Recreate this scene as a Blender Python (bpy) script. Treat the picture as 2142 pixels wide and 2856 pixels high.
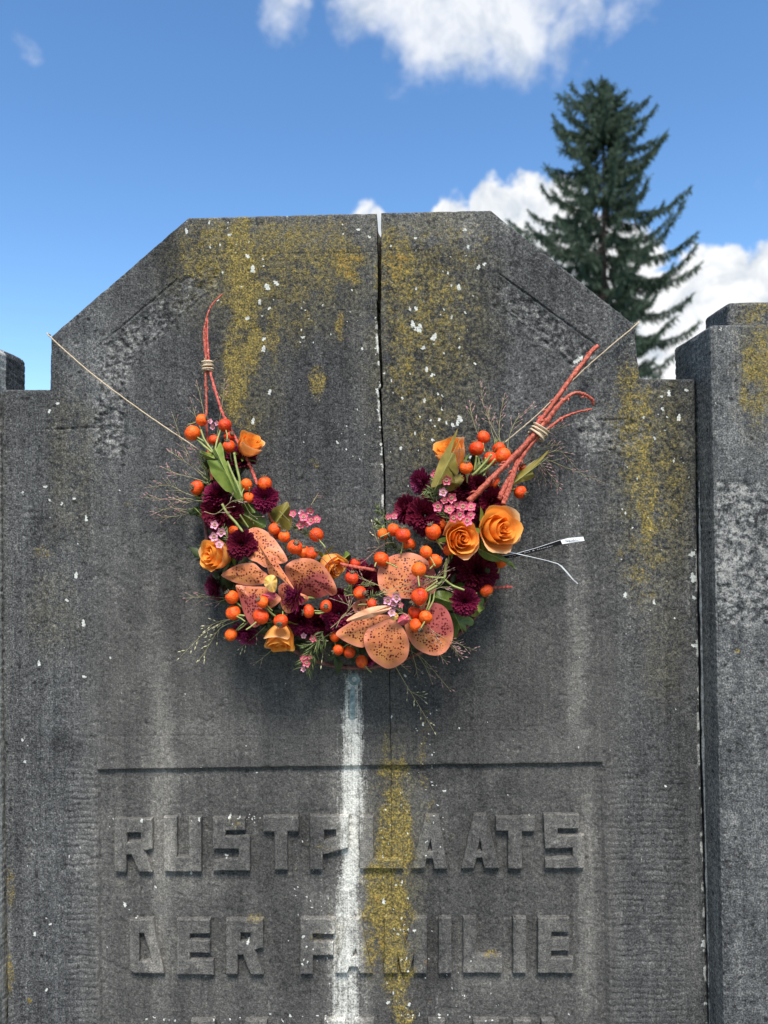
import bpy, bmesh, math, random
import numpy as np
from mathutils import Vector, Matrix, Quaternion

for o in list(bpy.data.objects):
    bpy.data.objects.remove(o)
S = bpy.context.scene
COL = S.collection
rnd = random.Random(7)
RG = np.random.default_rng(11)

# ------------------------------------------------------------------ camera
FPX, CU, CV = 2145.0, 1071.0, 1428.0            # focal length and centre in photograph pixels
CAM = np.array([0.0217, -1.07, 1.40])
RM = (Matrix.Rotation(math.radians(1.16), 3, 'Z') @ Matrix.Rotation(math.radians(90.82), 3, 'X')
      @ Matrix.Rotation(math.radians(-0.76), 3, 'Z'))
RN = np.array(RM)
cd = bpy.data.cameras.new('camera')
cd.sensor_fit = 'VERTICAL'; cd.sensor_height = 36.0; cd.sensor_width = 27.0
cd.lens = FPX / 2856 * 36.0
cd.clip_start = 0.05; cd.clip_end = 3000
cd.dof.use_dof = True; cd.dof.focus_distance = 1.03; cd.dof.aperture_fstop = 5.6
cam = bpy.data.objects.new('camera', cd); COL.objects.link(cam)
cam.matrix_world = Matrix.Translation(CAM.tolist()) @ RM.to_4x4()
S.camera = cam

# ------------------------------------------------------------------ light, sky, exposure
SUN_EL, SUN_AZ = 58.0, 7.0                       # azimuth measured from behind the viewer towards the right
SKY_STRENGTH = 0.104
ld = bpy.data.lights.new('sun', 'SUN'); ld.energy = 3.05; ld.angle = math.radians(20); ld.color = (1.0, 0.97, 0.92)
sun = bpy.data.objects.new('sun', ld); COL.objects.link(sun)
sdir = Vector((math.sin(math.radians(SUN_AZ)) * math.cos(math.radians(SUN_EL)),
               -math.cos(math.radians(SUN_AZ)) * math.cos(math.radians(SUN_EL)), math.sin(math.radians(SUN_EL))))
sun.rotation_euler = sdir.to_track_quat('Z', 'Y').to_euler()
S.view_settings.view_transform = 'Standard'; S.view_settings.look = 'None'
S.view_settings.exposure = 1.06; S.view_settings.gamma = 1.0; S.view_settings.use_curve_mapping = False
S.cycles.use_denoising = True
S.cycles.max_bounces = 6; S.cycles.diffuse_bounces = 3; S.cycles.transparent_max_bounces = 8
S.cycles.caustics_reflective = False; S.cycles.caustics_refractive = False


class NT:
    """small helper to write node trees"""
    def __init__(self, tree):
        self.t = tree; self.t.nodes.clear()
    def n(self, kind, _p=None, **inp):
        nd = self.t.nodes.new(kind)
        for k, v in (_p or {}).items():
            setattr(nd, k, v)
        for k, v in inp.items():
            key = int(k[1:]) if k[0] == 'i' and k[1:].isdigit() else k.replace('_', ' ')
            self.set(nd.inputs[key], v)
        return nd
    def set(self, sock, v):
        if isinstance(v, bpy.types.NodeSocket):
            self.t.links.new(v, sock)
        else:
            sock.default_value = v
    def m(self, op, a, b=0.0, c=0.0, clamp=False):
        nd = self.t.nodes.new('ShaderNodeMath'); nd.operation = op; nd.use_clamp = clamp
        for i, v in enumerate((a, b, c)):
            self.set(nd.inputs[i], v)
        return nd.outputs[0]
    def noise(self, vec, scale, detail=2.0, rough=0.5, dist=0.0):
        nd = self.n('ShaderNodeTexNoise', Vector=vec, Scale=scale, Detail=detail, Roughness=rough, Distortion=dist)
        return nd.outputs['Fac']
    def ss(self, v, lo, hi, a=0.0, b=1.0):
        nd = self.t.nodes.new('ShaderNodeMapRange'); nd.interpolation_type = 'SMOOTHSTEP'
        self.set(nd.inputs[0], v); self.set(nd.inputs[1], lo); self.set(nd.inputs[2], hi)
        self.set(nd.inputs[3], a); self.set(nd.inputs[4], b)
        return nd.outputs[0]
    def ramp(self, v, *stops):
        nd = self.t.nodes.new('ShaderNodeValToRGB'); self.set(nd.inputs[0], v)
        el = nd.color_ramp.elements
        while len(el) < len(stops):
            el.new(0.5)
        for e, (p, c) in zip(el, stops):
            e.position = p; e.color = (*c, 1.0)
        return nd.outputs[0]
    def mix(self, f, a, b, mode='MIX'):
        nd = self.t.nodes.new('ShaderNodeMix'); nd.data_type = 'RGBA'; nd.blend_type = mode
        self.set(nd.inputs[0], f)
        for s, v in ((nd.inputs[6], a), (nd.inputs[7], b)):
            self.set(s, v if isinstance(v, bpy.types.NodeSocket) else (*v, 1.0))
        return nd.outputs[2]


def pdir(u, v):
    d = RN @ np.array([(u - CU) / FPX, -(v - CV) / FPX, -1.0])
    return d / np.linalg.norm(d)

def at(u, v, Y=0.0):
    """point of the place that stands at depth Y under photograph pixel (u, v)"""
    d = RN @ np.array([(u - CU) / FPX, -(v - CV) / FPX, -1.0])
    return CAM + d * ((Y - CAM[1]) / d[1])

def at_np(u, v, Y):
    d = np.stack([(u - CU) / FPX, -(v - CV) / FPX, -np.ones_like(u)], -1) @ RN.T
    return CAM + d * ((Y - CAM[1]) / d[..., 1])[..., None]

def proj(P):
    q = (P - CAM) @ RN
    return CU + FPX * q[..., 0] / -q[..., 2], CV - FPX * q[..., 1] / -q[..., 2]

def size(r, d):
    """length in metres of r photograph pixels d metres in front of the stone"""
    return r * (1.07 - d) / FPX


def build_world():
    w = bpy.data.worlds.new('World'); S.world = w; w.use_nodes = True
    T = NT(w.node_tree)
    sky = T.n('ShaderNodeTexSky', dict(sky_type='NISHITA', sun_disc=False, sun_elevation=math.radians(SUN_EL),
              sun_rotation=math.pi - math.radians(SUN_AZ), altitude=50.0, air_density=1.0, dust_density=0.15, ozone_density=3.0))
    tc = T.n('ShaderNodeTexCoord')
    d = T.n('ShaderNodeVectorMath', dict(operation='NORMALIZE'), i0=tc.outputs['Generated']).outputs[0]
    warp = T.n('ShaderNodeTexNoise', Vector=d, Scale=9.0, Detail=3.0)
    wv = T.n('ShaderNodeVectorMath', dict(operation='SUBTRACT'), i0=warp.outputs['Color'], i1=(0.5, 0.5, 0.5)).outputs[0]
    ws = T.n('ShaderNodeVectorMath', dict(operation='SCALE'), i0=wv, Scale=0.10).outputs[0]
    dw = T.n('ShaderNodeVectorMath', dict(operation='ADD'), i0=d, i1=ws).outputs[0]
    def field(blobs):
        acc = None
        for (u, v, r, k) in blobs:
            c = pdir(u, v)
            ds = T.n('ShaderNodeVectorMath', dict(operation='DISTANCE'), i0=dw, i1=tuple(c)).outputs['Value']
            f = T.ss(ds, 0.0, r / FPX, k, 0.0)
            acc = f if acc is None else T.m('MAXIMUM', acc, f)
        return acc
    high = field([(1250, -10, 300, 1.0), (1090, -40, 230, .9), (1420, 40, 230, .95), (1230, 115, 135, .72), (1590, 70, 190, .56),
                  (1760, -10, 200, .60), (790, -20, 140, .72), (775, 45, 80, .60), (965, 205, 80, .44), (95, 112, 90, .42), (2125, 510, 90, .40),
                  (980, 150, 60, .42), (1660, 150, 110, .45)])
    low = field([(1250, 715, 235, 1.1), (1130, 650, 150, 1.0), (1390, 665, 205, 1.1), (995, 625, 120, .50), (1075, 655, 120, .85), (1500, 660, 240, 1.1),
                 (2080, 900, 260, 1.1), (1960, 790, 190, .9), (1900, 930, 220, 1.0), (2170, 830, 200, 1.0), (1650, 800, 300, 1.1), (1800, 960, 300, 1.1),
                 (1450, 900, 300, 1.0)])
    n1 = T.noise(d, 13.0, 7.0, 0.56)
    n2 = T.noise(d, 30.0, 5.0, 0.6)
    nn = T.m('ADD', T.m('MULTIPLY', T.m('SUBTRACT', n1, 0.5), 0.85), T.m('MULTIPLY', T.m('SUBTRACT', n2, 0.5), 0.55))
    ah = T.ss(T.m('ADD', high, nn), 0.28, 0.88)
    al = T.ss(T.m('ADD', low, nn), 0.38, 0.56)
    # fair-weather cloud goes on over the unseen sky, thickened to add fill light
    far = T.m('SUBTRACT', 1.0, T.ss(T.n('ShaderNodeVectorMath', dict(operation='DOT_PRODUCT'), i0=d, i1=tuple(pdir(CU, CV))).outputs['Value'], 0.55, 0.74))
    g = T.noise(d, 3.2, 8.0, 0.55)
    ag = T.m('MULTIPLY', T.ss(g, 0.46, 0.60), far)
    a = T.m('MAXIMUM', T.m('MAXIMUM', T.m('MULTIPLY', ah, 0.86), al), T.m('MULTIPLY', ag, 0.9))
    shade = T.noise(dw, 16.0, 6.0, 0.62)
    cc = T.ramp(shade, (0.34, (0.55, 0.62, 0.71)), (0.54, (0.96, 0.97, 0.98)))
    hs = T.n('ShaderNodeHueSaturation', Color=sky.outputs[0], Saturation=1.16)
    sk = T.n('ShaderNodeBackground', Color=hs.outputs[0], Strength=SKY_STRENGTH)
    cl = T.n('ShaderNodeBackground', Color=cc, Strength=0.52)
    mx = T.n('ShaderNodeMixShader', Fac=a, i1=sk.outputs[0], i2=cl.outputs[0])
    out = T.n('ShaderNodeOutputWorld'); T.t.links.new(mx.outputs[0], out.inputs[0])

build_world()

# ------------------------------------------------------------------ numeric noise for the carved surfaces
def _hash(ix, iy, iz, seed):
    h = (ix.astype(np.int64) * 374761393 + iy.astype(np.int64) * 668265263 + iz.astype(np.int64) * 2147483647 + seed * 1274126177) & 0xFFFFFFFF
    h = ((h ^ (h >> 13)) * 1274126177) & 0xFFFFFFFF
    h = ((h ^ (h >> 16)) * 2246822519) & 0xFFFFFFFF
    return ((h ^ (h >> 15)) & 0xFFFFFF) / float(0xFFFFFF) * 2 - 1

def vn(x, y, z, seed=0):
    if not np.any(z):
        x0, y0 = np.floor(x), np.floor(y); fx, fy = x - x0, y - y0
        fx, fy = fx * fx * (3 - 2 * fx), fy * fy * (3 - 2 * fy)
        z0 = np.zeros(1); r = 0
        for dx in (0, 1):
            for dy in (0, 1):
                r = r + (fx if dx else 1 - fx) * (fy if dy else 1 - fy) * _hash(x0 + dx, y0 + dy, z0, seed)
        return r
    x0, y0, z0 = np.floor(x), np.floor(y), np.floor(z)
    fx, fy, fz = x - x0, y - y0, z - z0
    fx, fy, fz = (t * t * (3 - 2 * t) for t in (fx, fy, fz))
    r = 0
    for dx in (0, 1):
        for dy in (0, 1):
            for dz in (0, 1):
                w = (fx if dx else 1 - fx) * (fy if dy else 1 - fy) * (fz if dz else 1 - fz)
                r = r + w * _hash(x0 + dx, y0 + dy, z0 + dz, seed)
    return r

def fbm(x, y, z, octv=3, seed=0, gain=0.5):
    a, s, t = 1.0, 0.0, 0.0
    for k in range(octv):
        s = s + a * vn(x * 2 ** k + 17.3 * k, y * 2 ** k, z * 2 ** k, seed + k); t += a; a *= gain
    return s / t

def sst(x, lo, hi):
    t = np.clip((x - lo) / (hi - lo), 0, 1)
    return t * t * (3 - 2 * t)

# ------------------------------------------------------------------ objects
def mesh_obj(name, V, F, mat, parent=None, smooth=True, attrs=None, centre=True, origin=None):
    V = np.asarray(V, dtype=float)
    o0 = np.zeros(3)
    if origin is not None:
        o0 = np.asarray(origin, float)
    elif centre:
        o0 = V.mean(0)
    me = bpy.data.meshes.new(name)
    me.from_pydata((V - o0).tolist(), [], F if isinstance(F, list) else F.tolist())
    if smooth:
        me.polygons.foreach_set('use_smooth', np.ones(len(me.polygons), bool))
    for k, a in (attrs or {}).items():
        a = np.asarray(a, dtype=np.float32)
        if a.ndim == 1:
            at_ = me.attributes.new(k, 'FLOAT', 'POINT'); at_.data.foreach_set('value', a)
        else:
            at_ = me.attributes.new(k, 'FLOAT_COLOR', 'POINT'); at_.data.foreach_set('color', a.ravel())
    for mt in (mat if isinstance(mat, (list, tuple)) else [mat]):
        me.materials.append(mt)
    me.update()
    ob = bpy.data.objects.new(name, me); COL.objects.link(ob)
    ob.location = o0
    if parent is not None:
        put(ob, parent)
    return ob

def put(ob, parent):
    """make ob a part of parent, leaving it where it stands (roots and parts have no scale or turn of their own until placed)"""
    ob.parent = parent
    ob.location = Vector(ob.location) - world_loc(parent)

def world_loc(o):
    v = Vector(o.location)
    while o.parent:
        o = o.parent; v += Vector(o.location)
    return v

def thing(name, label, cat, loc=(0, 0, 0), group=None):
    o = bpy.data.objects.new(name, None); COL.objects.link(o); o.empty_display_size = 0.05
    o.location = loc; o['label'] = label; o['category'] = cat
    if group:
        o['group'] = group
    return o

# ------------------------------------------------------------------ stone: marks and carved relief, authored in photograph pixels
def ell(u, v, cu, cv, ru, rv, soft=0.5):
    d = np.sqrt(((u - cu) / ru) ** 2 + ((v - cv) / rv) ** 2)
    return 1 - sst(d, 1 - soft, 1 + soft)

def segd(u, v, a, b):
    ax, ay = a; bx, by = b
    t = np.clip(((u - ax) * (bx - ax) + (v - ay) * (by - ay)) / ((bx - ax) ** 2 + (by - ay) ** 2), 0, 1)
    return np.hypot(u - ax - t * (bx - ax), v - ay - t * (by - ay))

CRK = [(80, 1051.7, 1062.3), (280, 1052.5, 1062.3), (400, 1054, 1062.3), (680, 1053.7, 1062.3), (690, 1051, 1060.6), (800, 1052.5, 1061),
       (950, 1055.8, 1062), (1100, 1058.6, 1065), (1200, 1061.8, 1066.3), (1278, 1062.6, 1067.5), (1290, 1056, 1062.5), (1400, 1060.6, 1064.5),
       (1600, 1064, 1067), (1800, 1069.5, 1073), (1950, 1072, 1075), (2120, 1071, 1074.4)]
CV_ = [560 + c[0] / 2.46 for c in CRK] + [1860, 1990, 2120, 2300, 2500, 3300]
CL_ = [c[1] - .9 for c in CRK] + [1085, 1087.3, 1090.2, 1091.6, 1092.2, 1094]
CR_ = [c[2] + .7 for c in CRK] + [1086.8, 1088.7, 1091.2, 1092.2, 1092.7, 1094.5]
def crack(v, side):
    j = 0.9 * fbm(v / 9.0, v * 0, v * 0, 3, 5)
    return np.interp(v, CV_, CL_ if side == 0 else CR_) + j

LICHEN = [  # yellow crust: centre, radii, strength
    (620, 690, 120, 90, .62), (760, 680, 170, 70, .62), (900, 690, 120, 90, .60), (670, 760, 55, 190, .85), (700, 960, 40, 90, .8), (655, 1050, 40, 140, .85),
    (760, 930, 26, 80, .6), (885, 1070, 24, 52, .75), (950, 915, 18, 45, .7), (960, 740, 55, 60, .8), (560, 740, 70, 60, .6), (800, 780, 200, 60, .5), (830, 860, 60, 120, .42),
    (690, 1170, 30, 40, .5), (880, 1290, 18, 12, .6),
    (1110, 740, 60, 110, .72), (1190, 860, 110, 200, .52), (1130, 900, 60, 260, .5), (1260, 900, 70, 170, .42), (1250, 680, 140, 70, .42), (1180, 1150, 90, 160, .36),
    (1760, 1130, 60, 130, .64), (1795, 1280, 30, 150, .72), (1800, 1400, 30, 130, .76), (1780, 1230, 60, 220, .55), (1860, 1380, 60, 140, .48), (1725, 1545, 18, 25, .6),
    (1800, 1580, 60, 120, .45), (1880, 1240, 60, 160, .35),
    (1095, 2150, 45, 45, .75), (1095, 2330, 42, 170, .92), (1130, 2340, 26, 120, .9), (1050, 2530, 45, 110, .95), (1095, 2560, 48, 160, .95), (1110, 2720, 40, 90, .85), (1060, 2450, 45, 45, .9),
    (1030, 2620, 26, 130, .7), (1130, 2850, 40, 60, .7), (1180, 2110, 20, 140, .42), (1190, 2230, 25, 70, .36), (1085, 2085, 20, 60, .5),
    (2125, 1010, 50, 120, .78), (2100, 1120, 35, 70, .6), (2070, 1110, 14, 40, .7), (2056, 1815, 9, 6, .9), (2110, 870, 60, 30, .5),
    (905, 2360, 60, 20, .3), (650, 2290, 40, 14, .45), (720, 2565, 30, 14, .4), (880, 2610, 30, 16, .5), (1370, 2665, 22, 10, .7), (940, 2600, 30, 60, .4), (30, 2480, 14, 60, .6), (25, 2720, 14, 60, .65),
    (80, 2790, 9, 7, 1.0), (14, 2600, 9, 60, .5), (115, 1545, 40, 25, .4), (360, 1410, 14, 10, .5)]
ORANGE = [(965, 735, 45, 60, .8), (955, 915, 14, 40, .8), (1105, 745, 40, 70, .75), (690, 1010, 16, 30, .6), (760, 960, 14, 30, .55), (800, 700, 120, 60, .42),
          (1060, 2600, 30, 120, .5), (1040, 2520, 30, 80, .55), (1160, 900, 80, 150, .38), (880, 2600, 20, 12, .6), (1370, 2660, 20, 8, .6), (1870, 1400, 40, 60, .4),
          (1190, 2690, 14, 14, .5), (1180, 2770, 30, 40, .45), (900, 2480, 30, 14, .35)]
OLIVE = [(760, 760, 260, 170, .9), (1190, 900, 170, 420, .75), (1830, 1330, 110, 320, .85), (200, 1320, 70, 220, .35), (150, 1700, 70, 120, .4), (1100, 2400, 70, 300, .8),
         (700, 1000, 90, 220, .6), (1130, 650, 130, 70, .7), (1850, 1800, 60, 160, .35), (2110, 1000, 60, 200, .7), (1300, 1250, 60, 100, .3), (200, 1160, 60, 60, .35)]
PALE = [(2080, 1600, 130, 1400, .16), (450, 2350, 40, 520, .55), (420, 1750, 30, 260, .3), (820, 640, 330, 50, .45), (1230, 630, 150, 55, .6), (1610, 1800, 30, 420, .40), (330, 2300, 14, 260, .3), (560, 2480, 90, 60, .35), (900, 2520, 70, 130, .3),
        (1640, 2500, 26, 330, .45), (640, 2050, 120, 60, .22), (250, 2400, 60, 420, .22), (1500, 2100, 160, 60, .18), (1380, 2720, 110, 60, .30), (250, 1050, 90, 90, .25), (350, 1600, 90, 380, .16),
        (1640, 1200, 50, 60, .3), (2075, 1560, 70, 170, .32), (1030, 900, 30, 260, .15), (260, 2205, 16, 12, .6), (330, 2500, 60, 12, .3)]
DARK = [(430, 740, 110, 70, .3), (800, 1010, 330, 380, .42), (1230, 1050, 200, 430, .40), (960, 760, 70, 160, .45), (1450, 900, 160, 200, .22), (760, 830, 90, 60, .4), (1560, 1500, 200, 260, .16), (420, 1500, 160, 330, .14), (520, 660, 90, 60, .3), (470, 700, 60, 110, .75), (380, 800, 110, 90, .3), (900, 1000, 120, 260, .5), (1000, 800, 60, 120, .5), (1400, 800, 140, 120, .35), (1300, 1050, 70, 200, .3), (1900, 1200, 46, 260, .55), (1290, 1990, 190, 150, .40),
        (1240, 2150, 130, 40, .4), (880, 2360, 60, 130, .45), (1330, 2400, 130, 240, .25), (700, 2400, 130, 200, .22), (820, 2640, 60, 200, .35), (1220, 2600, 50, 200, .35), (160, 1230, 40, 220, .35),
        (1080, 1200, 30, 240, .3), (130, 1480, 60, 60, .3), (190, 2080, 60, 40, .3), (1160, 760, 10, 10, 0), (1890, 1960, 40, 500, .3), (800, 1250, 240, 160, .25), (1230, 1500, 190, 200, .2), (1960, 1900, 16, 900, 0)]

def spots():
    r = random.Random(3); L = []
    L += [(1283, 1168, 9), (1276, 1180, 6), (1262, 1185, 6), (1245, 1178, 4), (1618, 1000, 10), (1606, 1008, 7), (735, 973, 7), (736, 946, 6), (690, 888, 7), (724, 843, 6), (751, 860, 5), (845, 940, 6), (706, 1175, 7),
          (770, 790, 8), (941, 1234, 5), (752, 1095, 6), (1010, 972, 4), (160, 1125, 6), (138, 1147, 5), (126, 1357, 6), (63, 1374, 5), (207, 1391, 5), (138, 1395, 4), (173, 1405, 4), (240, 1446, 6), (212, 1605, 7), (186, 1675, 6),
          (233, 1738, 7), (108, 1850, 6), (235, 1888, 6), (62, 2064, 5), (70, 2125, 5), (140, 2578, 5), (97, 2605, 5), (130, 2760, 5), (78, 2080, 3), (127, 2562, 3),
          (1894, 1165, 7), (1867, 1097, 6), (1846, 1105, 5), (1915, 1088, 6), (1848, 1140, 5), (1827, 1222, 5), (1745, 1433, 4), (1744, 1660, 6), (1825, 1680, 5), (1736, 1420, 3), (1796, 1165, 4), (1880, 1287, 4),
          (1932, 1545, 10), (1934, 1612, 11), (1937, 1668, 6), (1938, 1800, 9), (1966, 2400, 9), (1966, 2630, 13), (1970, 2610, 8), (1962, 2260, 6), (1968, 2500, 6), (1970, 2800, 7),
          (1152, 905, 8), (1170, 915, 9), (1210, 940, 10), (1190, 1030, 6), (1205, 1045, 6), (1180, 970, 7), (1225, 1170, 5), (1160, 860, 6), (1280, 800, 7), (1335, 745, 7), (1232, 1140, 4), (1071, 1040, 4), (1118, 1250, 5),
          (1206, 1226, 5), (1184, 1117, 5), (1352, 735, 6), (1296, 640, 6), (1306, 690, 5), (690, 715, 7), (800, 600, 4), (640, 655, 6), (1000, 640, 6), (1030, 660, 5), (745, 800, 9), (705, 750, 8), (520, 645, 6),
          (692, 2628, 6), (845, 2612, 5), (844, 2690, 5), (1140, 2160, 3), (1070, 2520, 6), (1082, 2803, 6), (1142, 2808, 5), (396, 2290, 5), (640, 2280, 5), (630, 2390, 5), (556, 2286, 4), (1856, 2193, 4), (1130, 1885, 5), (1178, 1877, 4),
          (560, 2140, 3), (715, 2158, 4), (1280, 2030, 3), (2010, 918, 5), (1998, 1125, 4), (1180, 2020, 4), (1092, 2000, 4), (1205, 2185, 4), (1240, 2210, 5), (1222, 2250, 4), (430, 2480, 4), (345, 2528, 6), (530, 2440, 4), (380, 2560, 3)]
    def sc(n, u0, u1, v0, v1, a, b):
        for _ in range(n):
            L.append((r.uniform(u0, u1), r.uniform(v0, v1), a + (b - a) * r.random() ** 2.2))
    sc(52, 1085, 1330, 640, 1380, 2.0, 4.5); sc(34, 520, 1030, 600, 900, 1.8, 4.0); sc(26, 820, 1040, 880, 1300, 1.6, 3.4); sc(24, 40, 420, 1120, 2850, 1.5, 3.2)
    sc(30, 1720, 1935, 1080, 1750, 1.6, 4.0); sc(45, 1150, 1220, 1900, 2230, 1.4, 2.6); sc(70, 1060, 1140, 2200, 2850, 1.6, 3.6); sc(50, 820, 960, 2400, 2700, 1.5, 3.0); sc(30, 1180, 1400, 2600, 2850, 1.5, 3.0)
    sc(60, 200, 1900, 1900, 2850, 1.2, 2.4); sc(25, 1560, 1900, 1300, 2100, 1.2, 2.4); sc(26, 400, 1250, 2835, 2856, 2.5, 5); sc(14, 640, 730, 2275, 2300, 2, 3.5); sc(14, 1170, 1260, 2270, 2400, 1.6, 3); sc(20, 1090, 1160, 2560, 2710, 2, 4)
    for _ in range(18):                         # pale crust along the left lip of the crack
        v = r.uniform(880, 1420); L.append((float(np.interp(v, CV_, CL_)) - r.uniform(1, 9), v, r.uniform(2.0, 5.0)))
    for _ in range(16):
        v = r.uniform(1400, 2856); L.append((float(np.interp(v, [1060, 2100, 2856], [1938, 1952, 1970])) + r.uniform(-3, 7), v, r.uniform(1.6, 4.0)))
    return L
SPOTS = spots()

def blend(L, u, v, w):
    m = np.zeros_like(u)
    for (a, b, ru, rv, k) in L:
        if k:
            m = np.maximum(m, k * ell(u + w[0] * min(ru, 40) * .5, v + w[1] * min(rv, 40) * .5, a, b, ru, rv, .6))
    return m

def marks(P, pillar=False):
    u, v = proj(P)
    wob = (fbm(u / 40, v / 40, u * 0, 3, 21) * 1.2, fbm(u / 40, v / 40, u * 0 + 9, 3, 31) * 1.2)
    lich, orng = blend(LICHEN, u, v, wob), blend(ORANGE, u, v, wob)
    olive, pale, dark = blend(OLIVE, u, v, wob), blend(PALE, u, v, wob), blend(DARK, u, v, wob)
    # lime streak washed down from the hanger
    cx = np.interp(v, [1850, 2000, 2150, 2420, 2560, 2900], [982, 984, 980, 977, 966, 963]) + 5 * wob[0]
    hw = np.interp(v, [1830, 1870, 1990, 2060, 2200, 2420, 2560, 2900], [13, 26, 38, 42, 42, 40, 54, 60])
    wh = (1 - sst(np.abs(u - cx) / hw, 0.1, 1.4)) * sst(v, 1855, 1900) * np.interp(v, [1900, 2250, 2500, 2900], [.95, 1.0, .85, .95])
    hole = (np.abs(u - 983) < 12) & (v > 1922) & (v < 2004)
    wh = np.where(hole, wh * .55, wh)
    lip = np.interp(v, CV_, CL_) - u
    wh = np.maximum(wh, .85 * (lip > -1) * (1 - sst(lip, 3, 11)) * sst(v, 840, 930) * (1 - sst(v, 1400, 1440)) * sst(fbm(u / 14, v / 22, u * 0, 3, 91), -.25, .25))
    jt = np.interp(v, [1060, 2100, 2856], [1940, 1954, 1972]) - u
    wh = np.maximum(wh, 1.0 * (1 - sst(jt, 3, 13)) * sst(v, 1450, 1560) * sst(fbm(u / 14, v / 26, u * 0, 3, 93), -.08, .25))
    pale = np.maximum(pale, .45 * (1 - sst(np.abs(u - cx) / 90, .3, 1.2)) * sst(v, 2000, 2250))
    sp = np.zeros_like(u)
    order = np.argsort(v); vs = v[order]
    for (a, b, r) in SPOTS:
        i0, i1 = np.searchsorted(vs, b - 3 * r), np.searchsorted(vs, b + 3 * r)
        idx = order[i0:i1]
        th = np.arctan2(v[idx] - b, u[idx] - a); q = (a * 7.3 + b * 3.1) % 6.28
        d = np.hypot(u[idx] - a, (v[idx] - b) * (1 + .25 * math.sin(q))) / (r * .9 * (1 + .24 * np.sin(2 * th + q) + .2 * np.sin(5 * th + 2 * q)))
        sp[idx] = np.maximum(sp[idx], 1 - sst(d, .55, 1.35))
    rk = rough_mask(u, v)
    if pillar:
        wh *= 0; sp *= 0.8; rk = sst(u, 1990, 2004) * sst(v, 1340, 1352) * (1 - sst(v, 1738, 1746)) * (P[:, 1] < -.04)
    coarse = np.clip((1 - sst(u, 150, 330)) + .75 * (1 - sst(v, 1150, 1900)) + sst(u, 1970, 2000) + .5 * sst(u, 1690, 1760), 0, 1)
    return np.stack([lich, orng, wh, sp], 1), np.stack([dark, olive, pale, rk], 1), coarse

GROOVES = [((268, 2160), (272, 2930), 2.6, 1.5), ((1684, 2140), (1702, 2930), 3.0, 2.0), ((495, 778), (262, 975), 3.0, 1.6), ((262, 975), (262, 1060), 2.5, .6), ((132, 1196), (262, 1193), 3.0, 1.6), ((560, 712), (1046, 704), 2.2, .7), ((1066, 700), (1340, 696), 2.2, .7),
           ((1395, 765), (1672, 968), 3.2, 1.8), ((1665, 1172), (1745, 1170), 3.0, 1.6), ((200, 2056), (1080, 2046), 2.0, .6), ((1092, 2044), (1500, 2038), 2.0, .6), ((560, 700), (262, 975), 2, .0),
           ((960, 2006), (1006, 2005), 2.4, 1.0), ((940, 2041), (1010, 2040), 2.0, .7), ((970, 2010), (971, 2120), 1.6, .8), ((986, 2010), (987, 2125), 1.6, .8), ((1000, 2010), (1001, 2115), 1.6, .7),
           ((790, 870), (1030, 862), 1.6, .4), ((850, 1310), (1010, 1305), 1.8, .4)]
def band(u, v, a, b, w):
    return 1 - sst(segd(u, v, a, b) / w, .65, 1.1)

def rough_mask(u, v):
    rough = np.zeros_like(u); u0, v0 = u, v
    u = u + 13 * fbm(u0 / 22, v0 / 22, u0 * 0, 3, 101); v = v + 13 * fbm(u0 / 22, v0 / 22, u0 * 0 + 5.5, 3, 102)
    for a, b, w in (((575, 775), (318, 990), 46), ((318, 990), (305, 1255), 50), ((1410, 832), (1630, 1000), 46), ((1640, 1190), (1700, 1250), 40), ((1690, 1215), (1755, 1215), 42)):
        rough = np.maximum(rough, band(u, v, a, b, w))
    rough = np.where((v > 1275) & (u < 700), 0, rough)
    return np.where((v > 1256) & (u > 1300), 0, rough)

def relief(P):
    """height in millimetres of the dressed face of the gravestone"""
    x, z = P[:, 0], P[:, 2]; u, v = proj(P); o = x * 0
    h = .5 * fbm(x * 22, z * 22, o, 3, 1) + .32 * fbm(x * 130, z * 130, o, 3, 2) + .22 * vn(x * 420, z * 420, o, 3)
    pit = fbm(x * 95, z * 95, o, 2, 8)
    h -= .9 * sst(pit, .34, .62)
    # quarry-faced bands parallel to the splays and down the sides
    rough = rough_mask(u, v)
    h += rough * (-1.4 + 3.6 * fbm(x * 70, z * 90, o, 4, 12, .65))
    h += .9 * band(u, v, (573, 812), (365, 995), 3.5) + .9 * band(u, v, (1400, 850), (1590, 1000), 3.5) + .7 * band(u, v, (200, 1279), (345, 1277), 3) + .7 * band(u, v, (1560, 1262), (1740, 1258), 3)
    for a, b, w, k in GROOVES:
        if k:
            h -= k * (1 - sst(segd(u, v + 2.2 * fbm(u / 30, v / 60, o, 2, 44), a, b) / w, .3, 1.2))
    # border along the top and the splays is dressed a little lower
    # chisel lines on the margins beside the panel
    st = np.maximum(sst(u, 172, 190) * (1 - sst(u, 266, 272)), sst(u, 1690, 1700) * (1 - sst(u, 1900, 1930)) * .8) * sst(v, 2090, 2160)
    ph = v / 17.0 + .45 * fbm(u / 70, v / 50, o, 2, 60)
    g = np.abs(ph - np.floor(ph) - .5) * 2
    h -= st * 1.5 * sst(g, .55, 1.0) * (0.6 + .6 * fbm(u / 25, v / 12, o, 2, 61))
    # sunk lettering panel
    pt = np.interp(u, [270, 1682], [2147, 2127]); pl = np.interp(v, [2147, 2856], [270, 276]); pr = np.interp(v, [2127, 2856], [1682, 1700])
    din = np.minimum(np.minimum((v - pt) * 1.0, (u - pl) * .55), (pr - u) * .55)
    h -= 5.6 * sst(din, -1.0, 4.0)
    return h

# ------------------------------------------------------------------ materials
def new_mat(name):
    m = bpy.data.materials.new(name); m.use_nodes = True
    return m, NT(m.node_tree)

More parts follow.
